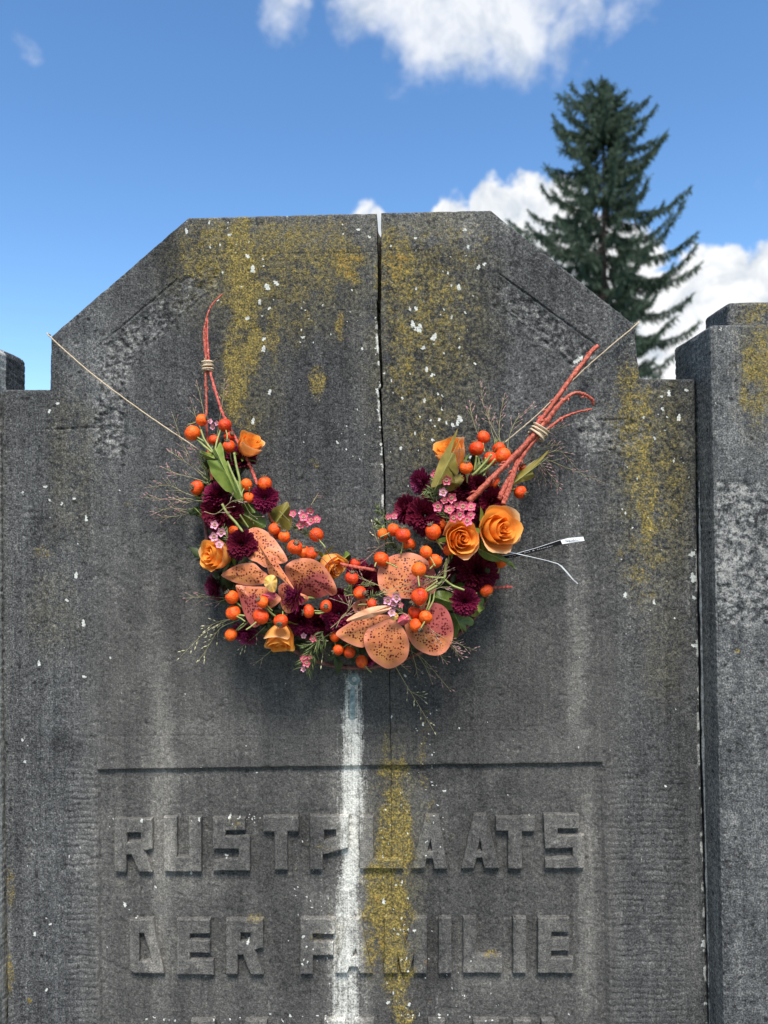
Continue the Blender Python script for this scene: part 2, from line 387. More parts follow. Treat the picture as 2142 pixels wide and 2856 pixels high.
def finish(T, color, rough=0.6, bump=None, bstr=0.3, bdist=0.001, spec=0.4, extra=None, translucent=0.0, tcol=None, sheen=0.0):
    kw = {}
    if bump is not None:
        kw['Normal'] = T.n('ShaderNodeBump', Height=bump, Strength=bstr, Distance=bdist).outputs[0]
    p = T.n('ShaderNodeBsdfPrincipled', Roughness=rough, **kw)
    T.set(p.inputs['Base Color'], color if isinstance(color, bpy.types.NodeSocket) else (*color, 1))
    T.set(p.inputs['Specular IOR Level'], spec)
    sh = p.outputs[0]
    if translucent:
        tr = T.n('ShaderNodeBsdfTranslucent')
        tc = tcol if tcol is not None else color
        T.set(tr.inputs[0], tc if isinstance(tc, bpy.types.NodeSocket) else (*tc, 1))
        sh = T.n('ShaderNodeMixShader', Fac=translucent, i1=sh, i2=tr.outputs[0]).outputs[0]
    out = T.n('ShaderNodeOutputMaterial'); T.t.links.new(sh, out.inputs[0])

def stone_material():
    m, T = new_mat('weathered_bluestone')
    pos = T.n('ShaderNodeNewGeometry').outputs['Position']
    a1 = T.n('ShaderNodeAttribute', dict(attribute_name='mark_a')); a2 = T.n('ShaderNodeAttribute', dict(attribute_name='mark_b'))
    s1 = T.n('ShaderNodeSeparateColor', Color=a1.outputs['Color']); s2 = T.n('ShaderNodeSeparateColor', Color=a2.outputs['Color'])
    lich, orng, wh, spot = s1.outputs[0], s1.outputs[1], s1.outputs[2], a1.outputs['Alpha']
    dark, olive, pale, rgh = s2.outputs[0], s2.outputs[1], s2.outputs[2], a2.outputs['Alpha']
    n1 = T.noise(pos, 480, 3, .65); n2 = T.noise(pos, 190, 4, .66); n3 = T.noise(pos, 45, 5, .62); n4 = T.noise(pos, 9, 4, .55)
    mp = T.n('ShaderNodeMapping', Vector=pos, Scale=(46, 46, 2.6)).outputs[0]
    n5 = T.noise(mp, 1.0, 4, .6)
    mp2 = T.n('ShaderNodeMapping', Vector=pos, Scale=(240, 240, 9)).outputs[0]
    n6 = T.noise(mp2, 1.0, 3, .6)
    c = lambda s, k: T.m('MULTIPLY', T.m('SUBTRACT', s, .5), k)
    pk = T.noise(pos, 130, 3, .6)
    v = T.m('ADD', c(n1, 1.9), c(n2, 1.15))
    v = T.m('SUBTRACT', v, T.ss(pk, .60, .72, 0.0, .30))
    v = T.m('ADD', v, T.m('MULTIPLY', rgh, T.m('ADD', c(pk, 2.5), .07)))  # rough bands: dark and bright speckle painted in for the shading of dimples
    for s, k in ((n3, .50), (n4, .50), (n5, .55), (n6, .35)):
        v = T.m('ADD', v, c(s, k))
    crs = T.n('ShaderNodeAttribute', dict(attribute_name='mark_c')).outputs['Fac']
    v = T.m('ADD', T.m('MULTIPLY', v, T.m('MULTIPLY_ADD', crs, .38, .54)), .5)
    v = T.m('ADD', v, T.m('MULTIPLY', pale, .42)); v = T.m('SUBTRACT', v, T.m('MULTIPLY', dark, .34))
    base = T.ramp(v, (0.0, (.007, .008, .009)), (.28, (.028, .029, .031)), (.54, (.071, .074, .078)), (.80, (.152, .155, .157)), (1.0, (.28, .28, .27)))
    base = T.mix(crs, T.mix(1.0, base, (1.09, 1.0, .88), 'MULTIPLY'), T.mix(1.0, base, (1.03, 1.0, .95), 'MULTIPLY'))
    vp = T.n('ShaderNodeTexVoronoi', dict(feature='F1'), Vector=pos, Scale=52.0)
    vd = T.m('ADD', vp.outputs['Distance'], c(n2, .5))
    base = T.mix(T.m('MULTIPLY', T.m('SUBTRACT', 1.0, T.ss(vd, .07, .17)), T.m('MULTIPLY_ADD', crs, .65, .25)), base, (.014, .014, .014))
    # olive film of algae
    of = T.m('MULTIPLY', olive, T.ss(T.m('ADD', n3, c(n2, .8)), .30, .62))
    base = T.mix(T.m('MULTIPLY', of, .72), base, T.ramp(T.m('ADD', n2, c(n1, .9)), (.32, (.030, .028, .016)), (.52, (.105, .090, .040)), (.70, (.20, .165, .075))))
    # yellow and orange crusts break up into grains
    l5 = T.noise(pos, 120, 6, .70); l6 = T.noise(pos, 420, 3, .6)
    grain = T.m('ADD', T.m('ADD', c(l5, 2.0), c(l6, 1.1)), c(n3, 1.2))
    lf = T.m('MULTIPLY', T.ss(T.m('ADD', T.m('MULTIPLY', lich, 1.08), T.m('MULTIPLY', grain, .9)), .34, 1.08), .90)
    lc = T.ramp(T.m('ADD', l6, c(n2, .5)), (.30, (.038, .032, .016)), (.50, (.165, .125, .036)), (.68, (.40, .295, .062)))
    base = T.mix(lf, base, lc)
    orf = T.m('MULTIPLY', T.ss(T.m('ADD', T.m('MULTIPLY', orng, .72), grain), .50, 1.0), .8)
    base = T.mix(orf, base, T.ramp(n2, (.35, (.16, .085, .018)), (.62, (.38, .20, .040))))
    # lime wash
    wf = T.ss(T.m('ADD', wh, T.m('ADD', c(n2, .75), T.m('ADD', T.m('ADD', c(n1, .8), c(n3, .9)), c(n6, 1.3)))), .28, 1.20)
    base = T.mix(wf, base, T.ramp(n1, (.3, (.38, .375, .33)), (.6, (.70, .68, .61))))
    # small white rosettes
    sf = T.m('MULTIPLY', T.ss(T.m('ADD', spot, T.m('ADD', c(n2, 1.5), c(n1, .8))), .42, .72), .92)
    base = T.mix(sf, base, T.ramp(n1, (.35, (.40, .41, .37)), (.6, (.66, .66, .60))))
    hgt = T.m('ADD', T.m('MULTIPLY', n1, .8), T.m('ADD', n2, T.m('MULTIPLY', lf, .5)))
    finish(T, base, .85, hgt, .7, .0013, .25)
    return m
STONE = stone_material()

def simple_mat(name, stops, scale=60, detail=4, rough=.6, bump=.2, bdist=.0005, bscale=None, attr=None, edge=None, var=.0, spec=.4, transl=0.0, stretch=None, coord='Object'):
    """noise-coloured material; attr/edge: blend to another pigment along a vertex attribute; var: per-object value change"""
    m, T = new_mat(name)
    tc = T.n('ShaderNodeTexCoord').outputs[coord]
    if stretch:
        tc = T.n('ShaderNodeMapping', Vector=tc, Scale=stretch).outputs[0]
    n = T.noise(tc, scale, detail, .6)
    col = T.ramp(n, *stops)
    if attr:
        a = T.n('ShaderNodeAttribute', dict(attribute_name=attr)).outputs['Fac']
        col = T.mix(T.ss(T.m('ADD', a, T.m('MULTIPLY', T.m('SUBTRACT', n, .5), .5)), edge[1], edge[2]), col, edge[0])
    if var:
        r = T.n('ShaderNodeObjectInfo').outputs['Random']
        hs = T.n('ShaderNodeHueSaturation', Color=col, Value=T.ss(r, 0, 1, 1 - var, 1 + .7 * var), Hue=T.ss(r, 0, 1, .5 + .02 * var, .5 - .045 * var))
        col = hs.outputs[0]
    b = T.noise(tc, bscale or scale * 2.5, 3, .6)
    finish(T, col, rough, b, bump, bdist, spec, translucent=transl)
    return m

M_ROSE = simple_mat('rose_petal', ((.3, (.95, .36, .042)), (.7, (.99, .45, .080))), 40, 3, .55, .15, .0006, 300, 'tip', ((.98, .52, .16), .74, 1.15), .05, .25, .40)
M_ROSE_PALE = simple_mat('rose_guard_petal', ((.3, (.90, .36, .06)), (.7, (.94, .46, .14))), 30, 3, .55, .2, .0006, 200, 'tip', ((.92, .62, .36), .75, 1.1), .08, .3, .35)
M_MUM = simple_mat('burgundy_petal', ((.3, (.075, .003, .012)), (.7, (.155, .006, .030))), 90, 2, .65, .1, .0004, 300, 'tip', ((.36, .030, .080), .78, 1.2), .25, .15, .10)
M_MUM_L = simple_mat('magenta_petal', ((.3, (.16, .007, .034)), (.7, (.28, .016, .066))), 90, 2, .6, .1, .0004, 300, 'tip', ((.42, .06, .22), .7, 1.2), .2, .35, .10)
def hip_material():
    m, T = new_mat('rose_hip_skin')
    tc = T.n('ShaderNodeTexCoord').outputs['Object']; r = T.n('ShaderNodeObjectInfo').outputs['Random']
    of = T.n('ShaderNodeVectorMath', dict(operation='ADD'), i0=tc, i1=T.n('ShaderNodeCombineXYZ', X=T.m('MULTIPLY', r, 37.0), Y=T.m('MULTIPLY', r, 91.0)).outputs[0]).outputs[0]
    n = T.noise(of, 1.3, 4, .6); f = T.noise(of, 9.0, 3, .6)
    col = T.ramp(T.m('ADD', n, T.m('MULTIPLY', T.m('SUBTRACT', r, .5), .35)), (.30, (.55, .032, .005)), (.50, (.72, .070, .005)), (.70, (.86, .130, .007)))
    col = T.mix(T.ss(f, .66, .76, 0.0, .7), col, (.22, .05, .015))
    wr = T.m('ADD', T.noise(of, 3.2, 3, .6), T.m('MULTIPLY', f, .25))
    finish(T, col, T.ss(n, .3, .7, .36, .56), wr, .55, .0026, .35)
    return m
M_HIP = hip_material()
M_CALYX = simple_mat('dry_calyx', ((.3, (.05, .035, .02)), (.7, (.20, .15, .09))), 300, 3, .9)
M_STALK = simple_mat('green_stalk', ((.3, (.16, .20, .05)), (.7, (.34, .36, .12))), 120, 2, .55, .2)
M_WAX = simple_mat('pink_waxflower', ((.3, (.62, .055, .12)), (.7, (.80, .17, .24))), 160, 2, .4, .1, .0003, 300, 'tip', ((.82, .22, .32), .6, 1.1), .16, .4, .15)
M_WAX_PALE = simple_mat('pale_waxflower', ((.3, (.70, .22, .36)), (.7, (.86, .48, .56))), 160, 2, .4, .1, .0003, 300, None, None, .1, .4, .15)
M_WAXC = simple_mat('waxflower_cup', ((.3, (.20, .10, .04)), (.7, (.62, .36, .26))), 400, 2, .6)
M_LEAF = simple_mat('green_leaf', ((.3, (.095, .150, .022)), (.7, (.20, .265, .045))), 60, 4, .38, .3, .0006, 200, 'tip', ((.22, .25, .07), .9, 1.2), .25, .45, .12)
M_LEAF_O = simple_mat('olive_leaf', ((.3, (.16, .13, .022)), (.7, (.31, .245, .05))), 50, 4, .42, .3, .0006, 200, 'tip', ((.30, .20, .07), .85, 1.15), .15, .4, .15)
M_LEAF_D = simple_mat('dark_leaf', ((.3, (.018, .030, .010)), (.7, (.05, .070, .022))), 60, 3, .6, .3, .0006, 200, None, None, .3, .3)
M_NEEDLE = simple_mat('sprig_needle', ((.3, (.07, .10, .035)), (.7, (.19, .22, .08))), 120, 2, .55, .1, .0003, 200, None, None, .2, .3)
M_TWIG = simple_mat('coral_twig', ((.28, (.16, .022, .014)), (.44, (.40, .078, .050)), (.60, (.55, .140, .092)), (.76, (.70, .30, .22))), 330, 5, .75, .8, .0012, 500, None, None, .12, .3)
M_BARK = simple_mat('red_brown_bark', ((.3, (.075, .028, .022)), (.7, (.26, .125, .10))), 200, 4, .75, .8, .001, 500, None, None, .2, .3)
M_TWINE = simple_mat('jute_twine', ((.3, (.40, .29, .18)), (.7, (.66, .53, .37))), 500, 3, .9, .8, .0006, 1500)
M_GRASS = simple_mat('grass_stem', ((.3, (.22, .19, .08)), (.7, (.42, .37, .19))), 100, 2, .7, .1)
M_SEED_P = simple_mat('purple_seed', ((.3, (.20, .095, .095)), (.7, (.44, .27, .25))), 200, 2, .7, .1, var=.25)
M_SEED_C = simple_mat('cream_seed', ((.3, (.44, .40, .22)), (.7, (.66, .60, .40))), 200, 2, .7, .1)
M_MORTAR = simple_mat('lime_mortar', ((.3, (.10, .10, .095)), (.6, (.34, .34, .32))), 200, 5, .95, .8, .002, 500)
M_TAG_W = simple_mat('white_paper_tag', ((.3, (.72, .73, .74)), (.7, (.80, .80, .80))), 80, 2, .5, .05)
M_TAG_B = simple_mat('black_paper_tag', ((.3, (.006, .006, .007)), (.7, (.010, .010, .011))), 80, 2, .85, .05, spec=.08)
M_INK = simple_mat('white_print', ((.3, (.26, .26, .27)), (.7, (.34, .34, .35))), 80, 2, .6, .05)
M_INK_G = simple_mat('grey_handwriting', ((.3, (.22, .23, .26)), (.7, (.30, .31, .34))), 80, 2, .6, .05)
M_COPPER = simple_mat('verdigris_copper', ((.3, (.08, .115, .12)), (.5, (.20, .26, .255)), (.7, (.44, .49, .46))), 160, 5, .8, .8, .0012, 500)
M_COLUMN = simple_mat('orchid_column', ((.3, (.80, .40, .05)), (.7, (.86, .58, .22))), 120, 2, .45, .1, transl=.15)
M_NEEDLE_T = simple_mat('spruce_needle', ((.3, (.060, .100, .072)), (.7, (.120, .165, .115))), 3.0, 3, .75, .1, .01, 20, spec=.2, transl=.35)
M_TRUNK = simple_mat('spruce_bark', ((.3, (.05, .035, .028)), (.7, (.12, .09, .075))), 6, 4, .9, .8, .02, 20)
M_GROUND = simple_mat('lawn_ground', ((.3, (.035, .055, .016)), (.55, (.06, .085, .026)), (.75, (.10, .095, .05))), 3.0, 8, .95, .8, .02, 60)
M_GRAVEL = simple_mat('gravel_path', ((.3, (.12, .115, .105)), (.7, (.30, .29, .27))), 60, 6, .95, 1.0, .01, 120)
M_HINGE = M_BARK

def orchid_material():
    m, T = new_mat('spotted_orchid_petal')
    tc = T.n('ShaderNodeTexCoord').outputs['Object']
    wv = T.n('ShaderNodeTexNoise', Vector=tc, Scale=120.0, Detail=2.0)
    wd = T.n('ShaderNodeVectorMath', dict(operation='MULTIPLY_ADD'), i0=wv.outputs['Color'], i1=(.0035, .0035, .0035), i2=tc).outputs[0]
    vo = T.n('ShaderNodeTexVoronoi', dict(feature='F1'), Vector=wd, Scale=290.0, Randomness=.72)
    n = T.noise(tc, 45, 3, .55); n2 = T.noise(tc, 90, 3, .6)
    e = T.n('ShaderNodeAttribute', dict(attribute_name='tip')).outputs['Fac']       # 0 at the heart of the petal, 1 at its rim
    w = T.n('ShaderNodeAttribute', dict(attribute_name='wine')).outputs['Fac']
    base = T.ramp(n, (.30, (.50, .140, .055)), (.55, (.63, .215, .078)), (.72, (.76, .31, .095)))
    base = T.mix(T.ss(T.m('ADD', e, T.m('MULTIPLY', T.m('SUBTRACT', n2, .5), .3)), .72, 1.0), base, (.74, .25, .14))
    pm = T.ss(T.m('ADD', w, T.m('SUBTRACT', n2, .5)), .35, .95)
    base = T.mix(T.m('MULTIPLY', pm, .8), base, (.36, .06, .075))
    rad = T.m('ADD', T.m('MULTIPLY', T.ss(T.m('ADD', e, T.m('MULTIPLY', T.m('SUBTRACT', n, .5), .8)), 0.70, 1.05, 1.0, 0.0), .46), T.m('MULTIPLY', pm, .14))
    rv = T.n('ShaderNodeSeparateColor', Color=vo.outputs['Color']).outputs[0]
    rad = T.m('MULTIPLY', rad, T.m('MULTIPLY_ADD', rv, .48, .50))
    sp = T.m('SUBTRACT', 1.0, T.ss(T.m('DIVIDE', vo.outputs['Distance'], T.m('MAXIMUM', rad, .0001)), .86, 1.12))
    sp = T.m('MULTIPLY', sp, T.ss(rad, .05, .12))
    col = T.mix(sp, base, (.12, .008, .012))
    mp = T.noise(T.n('ShaderNodeMapping', Vector=tc, Scale=(1, 1, .2)).outputs[0], 400, 2, .5)
    finish(T, col, .5, mp, .15, .0005, .35, translucent=.15)
    return m
M_ORCHID = orchid_material()
M_SEPAL = simple_mat('plain_orchid_sepal', ((.3, (.80, .34, .17)), (.7, (.88, .48, .28))), 60, 3, .5, .1, .0004, 300, transl=.15)
M_LIP = simple_mat('magenta_orchid_lip', ((.3, (.50, .05, .10)), (.7, (.68, .14, .16))), 60, 3, .45, .1, .0004, 300, transl=.15)

# ------------------------------------------------------------------ ground
def plane(name, x0, x1, y0, y1, z, mat):
    o = mesh_obj(name, [(x0, y0, z), (x1, y0, z), (x1, y1, z), (x0, y1, z)], [[0, 1, 2, 3]], mat, smooth=False)
    o['kind'] = 'structure'
    return o
plane('ground', -1200, 1200, -1200, 1200, 0.0, M_GROUND)
plane('gravel_path', -6, 6, -2.2, -.30, .006, M_GRAVEL)

# ------------------------------------------------------------------ gravestone
def strip_rows(Lf, Rf, ts, nc):
    """grid of photograph pixels between two boundary curves"""
    A = np.array([Lf(t) for t in ts]); B = np.array([Rf(t) for t in ts])
    k = np.linspace(0, 1, nc)[None, :, None]
    return A[:, None, :] * (1 - k) + B[:, None, :] * k

def grid_faces(idx):
    a, b, c, d = idx[:-1, :-1], idx[:-1, 1:], idx[1:, 1:], idx[1:, :-1]
    return np.stack([a, d, c, b], -1).reshape(-1, 4)

def poly(pts):
    vs = np.array([p[1] for p in pts], float); us = np.array([p[0] for p in pts], float)
    return lambda v: np.interp(v, vs, us)

TH = .085
def slab_piece(side, root):
    STEP = 3.0; VB = 2930.0
    if side == 0:
        vstep = 1086.0; top_out, top_in = (525, 606), (1051.5, 593)
        out_up = poly([(525, 606), (331, 774), (140, 938), (137, 1086)]); out_lo = poly([(3, 1086), (7, 2000), (24, 2930)]); sh = poly([(137, 1086), (150, 2930)])
    else:
        vstep = 1056.0; top_out, top_in = (1368, 584), (1062.5, 590.5)
        out_up = poly([(1368, 584), (1569, 744), (1772, 906), (1779, 1000), (1784, 1040), (1790, 1056)]); out_lo = poly([(1940, 1056), (1943, 1300), (1947, 1600), (1955, 2100), (1976, 2930)]); sh = poly([(1790, 1056), (1806, 2930)])
    nu = int((vstep - 590) / STEP); nl = int((VB - vstep) / STEP)
    wu = abs(top_in[0] - 138 if side == 0 else 1790 - top_in[0])
    n2 = int(wu / STEP); n1 = int((137 if side == 0 else 152) / STEP)
    tu = np.linspace(0, 1, nu); tl = np.linspace(0, 1, nl + 1)[1:]
    def ino(t):
        v = top_in[1] + (vstep - top_in[1]) * t
        return (float(crack(np.array([v]), side)[0]), v)
    def outo(t):
        v = top_out[1] + (vstep - top_out[1]) * t
        return (float(out_up(v)), v)
    vl = lambda t: vstep + (VB - vstep) * t
    up = strip_rows(outo, ino, tu, n2)
    mid = strip_rows(lambda t: (float(sh(vl(t))), vl(t)), lambda t: (float(crack(np.array([vl(t)]), side)[0]), vl(t)), tl, n2)
    lo = strip_rows(lambda t: (float(out_lo(vl(t))), vl(t)), lambda t: (float(sh(vl(t))), vl(t)), np.concatenate([[0], tl]), n1 + 1)[:, :-1]
    nU, nM, nL = up.shape[0] * n2, mid.shape[0] * n2, lo.shape[0] * n1
    uv = np.concatenate([up.reshape(-1, 2), mid.reshape(-1, 2), lo.reshape(-1, 2)])
    main = np.arange(nU + nM).reshape(-1, n2)
    lod = (nU + nM) + np.arange(nL).reshape(-1, n1)
    shc = main[up.shape[0] - 1:, :1]
    lofull = np.concatenate([lod, shc], 1)
    P = at_np(uv[:, 0], uv[:, 1], np.zeros(len(uv)))
    # distance to the outline in pixels, for worn arrises
    ov = [top_in, top_out] + ([(331, 774), (140, 938), (137, 1086), (3, 1086), (7, 2000), (24, 3200)] if side == 0 else [(1772, 906), (1779, 1000), (1786, 1048), (1795, 1056), (1940, 1056), (1947, 1600), (1955, 2100), (1980, 3200)])
    dist = np.full(len(uv), 1e9)
    for a, b in zip(ov[:-1], ov[1:]):
        dist = np.minimum(dist, segd(uv[:, 0], uv[:, 1], a, b))
    cd_ = np.abs(uv[:, 0] - np.interp(uv[:, 1], CV_, CL_ if side == 0 else CR_)) * 1.6
    h = relief(P)
    wear = 7 + 4 * fbm(uv[:, 0] / 25, uv[:, 1] / 25, uv[:, 0] * 0, 2, 77)
    for dd, w in ((dist, wear), (cd_, np.interp(uv[:, 1], [600, 1400, 2100, 2400], [3, 2.6, 2, .6]))):
        q = np.clip(1 - dd / w, 0, 1)
        h -= .5 * w * (1 - np.sqrt(np.clip(1 - q * q, 0, 1)))
    ma, mb, mc = marks(P)
    P[:, 1] -= h * .001
    if side == 1:
        P[:, 1] += .0012 * np.interp(uv[:, 1], [590, 1500, 2200], [1, .6, 0])
    F = [grid_faces(main), grid_faces(lofull)]
    if side == 1:
        F = [f[:, ::-1] for f in F]
    # outline loop (front) in order, then walls to the back
    nr = up.shape[0]
    outer = list(main[:nr, 0]) + ([] if n1 == 0 else list(lofull[0, ::-1][1:])) + list(lofull[1:, 0])
    loop = list(main[0, ::-1]) + outer[1:]                      # crack top -> along the top -> down the outside
    inner = list(main[:, -1])                                    # crack side, from top to bottom
    V = [P]; A = [ma]; B = [mb]; Cc = [mc]; n = len(P)
    def wall(ids, shear, flip):
        nonlocal n
        ids = np.array(ids); prev = ids; ks = (.12, .35, .6, 1.0)
        for k in ks:
            Q = P[ids].copy(); Q[:, 1] = Q[:, 1] * (1 - k) + TH * k
            Q[:, 0] += shear(proj(P[ids])[1]) * max(0.0, k - .6) / .4
            Q += (.0006 * vn(Q[:, 0] * 300, Q[:, 1] * 300, Q[:, 2] * 300, 9))[:, None] * (k < 1)
            cur = n + np.arange(len(ids)); n += len(ids)
            V.append(Q); A.append(ma[ids] * (1 - .5 * k)); B.append(mb[ids]); Cc.append(mc[ids])
            f = np.stack([prev[:-1], prev[1:], cur[1:], cur[:-1]], -1)
            F.append(f[:, ::-1] if flip else f)
            prev = cur
        return prev
    wall(loop, lambda v: v * 0, side == 0)
    wall(inner, lambda v: .030 * sst(v, 600, 640), side == 1)
    # plain foot of the stone down to the ground
    bot = list(lofull[-1]) + list(main[-1][1:])
    prev = np.array(bot)
    for k in np.linspace(0, 1, 8)[1:]:
        Q = P[bot].copy(); Q[:, 2] = Q[:, 2] * (1 - k); Q[:, 1] = Q[:, 1] * 1.0
        cur = n + np.arange(len(bot)); n += len(bot)
        V.append(Q); A.append(ma[bot] * 0); B.append(mb[bot] * 0); Cc.append(mc[bot])
        f = np.stack([prev[:-1], prev[1:], cur[1:], cur[:-1]], -1)
        F.append(f if side == 1 else f[:, ::-1]); prev = cur
    V = np.concatenate(V); F = np.concatenate(F)
    ob = mesh_obj('stone_half', V, F, STONE, root, attrs=dict(mark_a=np.concatenate(A), mark_b=np.concatenate(B), mark_c=np.concatenate(Cc)))
    ob['label'] = 'left half of the cracked stone with the yellow lichen' if side == 0 else 'right half of the cracked stone with white spots'
    return ob

grave = thing('gravestone', 'dark weathered bluestone gravestone split by a vertical crack, with raised letters and yellow lichen', 'gravestone', at(975, 1500, 0) * np.array([1, 1, 0]))
slab_piece(0, grave); slab_piece(1, grave)

# raised letters
def K1(x, y): return (200 + x / 1.659, 2050 + y / 1.659)
def K2(x, y): return (1000 + x / 1.4527, 2050 + y / 1.4527)
def rect(x0, y0, x1, y1): return [(x0, y0), (x1, y0), (x1, y1), (x0, y1)]
E_ = lambda x0, y0, x1, y1, sx, x2: [(x0, y0), (x1, y0), (x1, y0 + .25 * (y1 - y0)), (sx, y0 + .25 * (y1 - y0)), (sx, y0 + .38 * (y1 - y0)), (x1, y0 + .38 * (y1 - y0)), (x1, y0 + .60 * (y1 - y0)), (sx, y0 + .60 * (y1 - y0)), (sx, y0 + .745 * (y1 - y0)), (x2, y0 + .745 * (y1 - y0)), (x2, y1), (x0, y1)]
LETTERS = [
    (K1, [(203, 385), (375, 385), (375, 520), (338, 532), (375, 628), (315, 628), (280, 548), (253, 548), (253, 628), (203, 628)], [(258, 446), (325, 446), (325, 488), (258, 494)]),
    (K1, [(430, 378), (487, 378), (487, 562), (545, 562), (545, 378), (600, 378), (600, 626), (430, 626)], None),
    (K1, [(657, 380), (803, 380), (803, 436), (712, 436), (712, 466), (825, 466), (825, 622), (657, 622), (657, 582), (775, 571), (775, 522), (657, 522)], None),
    (K1, [(888, 374), (1050, 374), (1050, 442), (997, 442), (997, 618), (942, 618), (942, 442), (888, 442)], None),
    (K1, [(1106, 372), (1280, 372), (1280, 518), (1160, 548), (1160, 617), (1106, 617)], [(1168, 434), (1226, 434), (1226, 474), (1168, 490)]),
    (K1, [(1335, 375), (1395, 375), (1395, 572), (1530, 572), (1530, 613), (1335, 613)], None),
    (K2, [(272, 323), (325, 323), (358, 537), (308, 537), (301, 497), (275, 497), (266, 537), (217, 537)], [(276, 470), (292, 415), (302, 470)]),
    (K2, [(466, 320), (515, 320), (568, 535), (510, 535), (501, 492), (476, 492), (466, 535), (418, 535)], [(478, 470), (492, 412), (502, 470)]),
    (K2, [(557, 330), (712, 330), (712, 386), (660, 386), (660, 537), (607, 537), (607, 384), (557, 384)], None),
    (K2, [(750, 320), (890, 320), (890, 374), (803, 374), (803, 405), (912, 405), (912, 535), (757, 535), (757, 500), (868, 492), (868, 454), (757, 454)], None),
    (K1, [(268, 850), (375, 850), (428, 1096), (290, 1096), (272, 1080)], [(313, 912), (338, 912), (378, 1045), (313, 1045)]),
    (K1, E_(490, 850, 640, 1102, 548, 657), None),
    (K1, [(718, 850), (885, 850), (885, 978), (846, 990), (885, 1101), (830, 1101), (796, 1010), (768, 1010), (768, 1101), (718, 1101)], [(780, 908), (830, 908), (830, 950), (780, 956)]),
    (K1, [(1060, 846), (1220, 846), (1220, 914), (1115, 914), (1115, 955), (1210, 955), (1210, 1012), (1115, 1012), (1115, 1100), (1060, 1100)], None),
    (K1, [(1285, 846), (1335, 846), (1390, 1096), (1335, 1096), (1325, 1066), (1283, 1066), (1275, 1096), (1220, 1096)], [(1298, 1022), (1316, 975), (1326, 1022)]),
    (K2, [(107, 737), (160, 737), (190, 850), (222, 737), (275, 737), (275, 960), (225, 960), (225, 872), (205, 958), (176, 958), (157, 872), (157, 960), (107, 960)], None),
    (K2, rect(325, 737, 375, 960), None),
    (K2, [(425, 737), (475, 737), (475, 890), (580, 890), (580, 958), (425, 958)], None),
    (K2, rect(627, 738, 677, 960), None),
    (K2, E_(727, 738, 850, 958, 778, 868), None),
]
ident = lambda x, y: (x, y)
for (a, b) in ((535, 600), (685, 745), (905, 962), (990, 1042), (1130, 1150), (1195, 1240), (1320, 1390), (1430, 1480), (1510, 1545)):
    LETTERS.append((ident, rect(a, 2843, b, 2990), None))

def letter(K, outline, hole, root, i):
    cu = bpy.data.curves.new('letter', 'CURVE'); cu.dimensions = '2D'; cu.fill_mode = 'BOTH'
    cu.extrude = .0040; cu.bevel_depth = .0016; cu.bevel_resolution = 1; cu.offset = -.0010
    for pts in ([outline] if not hole else [outline, hole]):
        sp = cu.splines.new('POLY'); sp.use_cyclic_u = True; sp.points.add(len(pts) - 1)
        for p, q in zip(sp.points, pts):
            w = at(*K(*q), Y=.001); p.co = (w[0], w[2], 0, 1)
    tmp = bpy.data.objects.new('letter_outline', cu); COL.objects.link(tmp)
    me = bpy.data.meshes.new_from_object(tmp.evaluated_get(bpy.context.evaluated_depsgraph_get()))
    bpy.data.objects.remove(tmp); bpy.data.curves.remove(cu)
    bm = bmesh.new(); bm.from_mesh(me); bpy.data.meshes.remove(me)
    bmesh.ops.remove_doubles(bm, verts=bm.verts, dist=1e-6)
    bmesh.ops.triangulate(bm, faces=bm.faces)
    for lim in (.02, .010, .0055, .0035):
        bmesh.ops.subdivide_edges(bm, edges=[e for e in bm.edges if e.calc_length() > lim], cuts=1)
        bmesh.ops.triangulate(bm, faces=[f for f in bm.faces if len(f.verts) > 3])
    V = np.array([v.co[:] for v in bm.verts]); F = [[v.index for v in f.verts] for f in bm.faces]
    bm.free()
    P = np.stack([V[:, 0], 0.0032 - V[:, 2], V[:, 1]], 1)      # fronts stand at about Y = -1.3 mm
    o = P[:, 0] * 0
    wob = np.stack([vn(P[:, 0] * 160, P[:, 1] * 160, P[:, 2] * 160, 40 + k) for k in range(3)], 1)
    P = P + wob * .0006
    P[:, 1] -= .001 * (.4 * fbm(P[:, 0] * 120, P[:, 2] * 120, o, 3, 2) + .5 * fbm(P[:, 0] * 40, P[:, 2] * 40, o, 2, 13))
    ma, mb, mc = marks(P); mb[:, 2] += .26
    ob = mesh_obj('letter', P, F, STONE, root, smooth=False, attrs=dict(mark_a=ma, mark_b=mb, mark_c=mc))
    return ob
for i, (K, o_, h_) in enumerate(LETTERS):
    letter(K, o_, h_, grave, i)

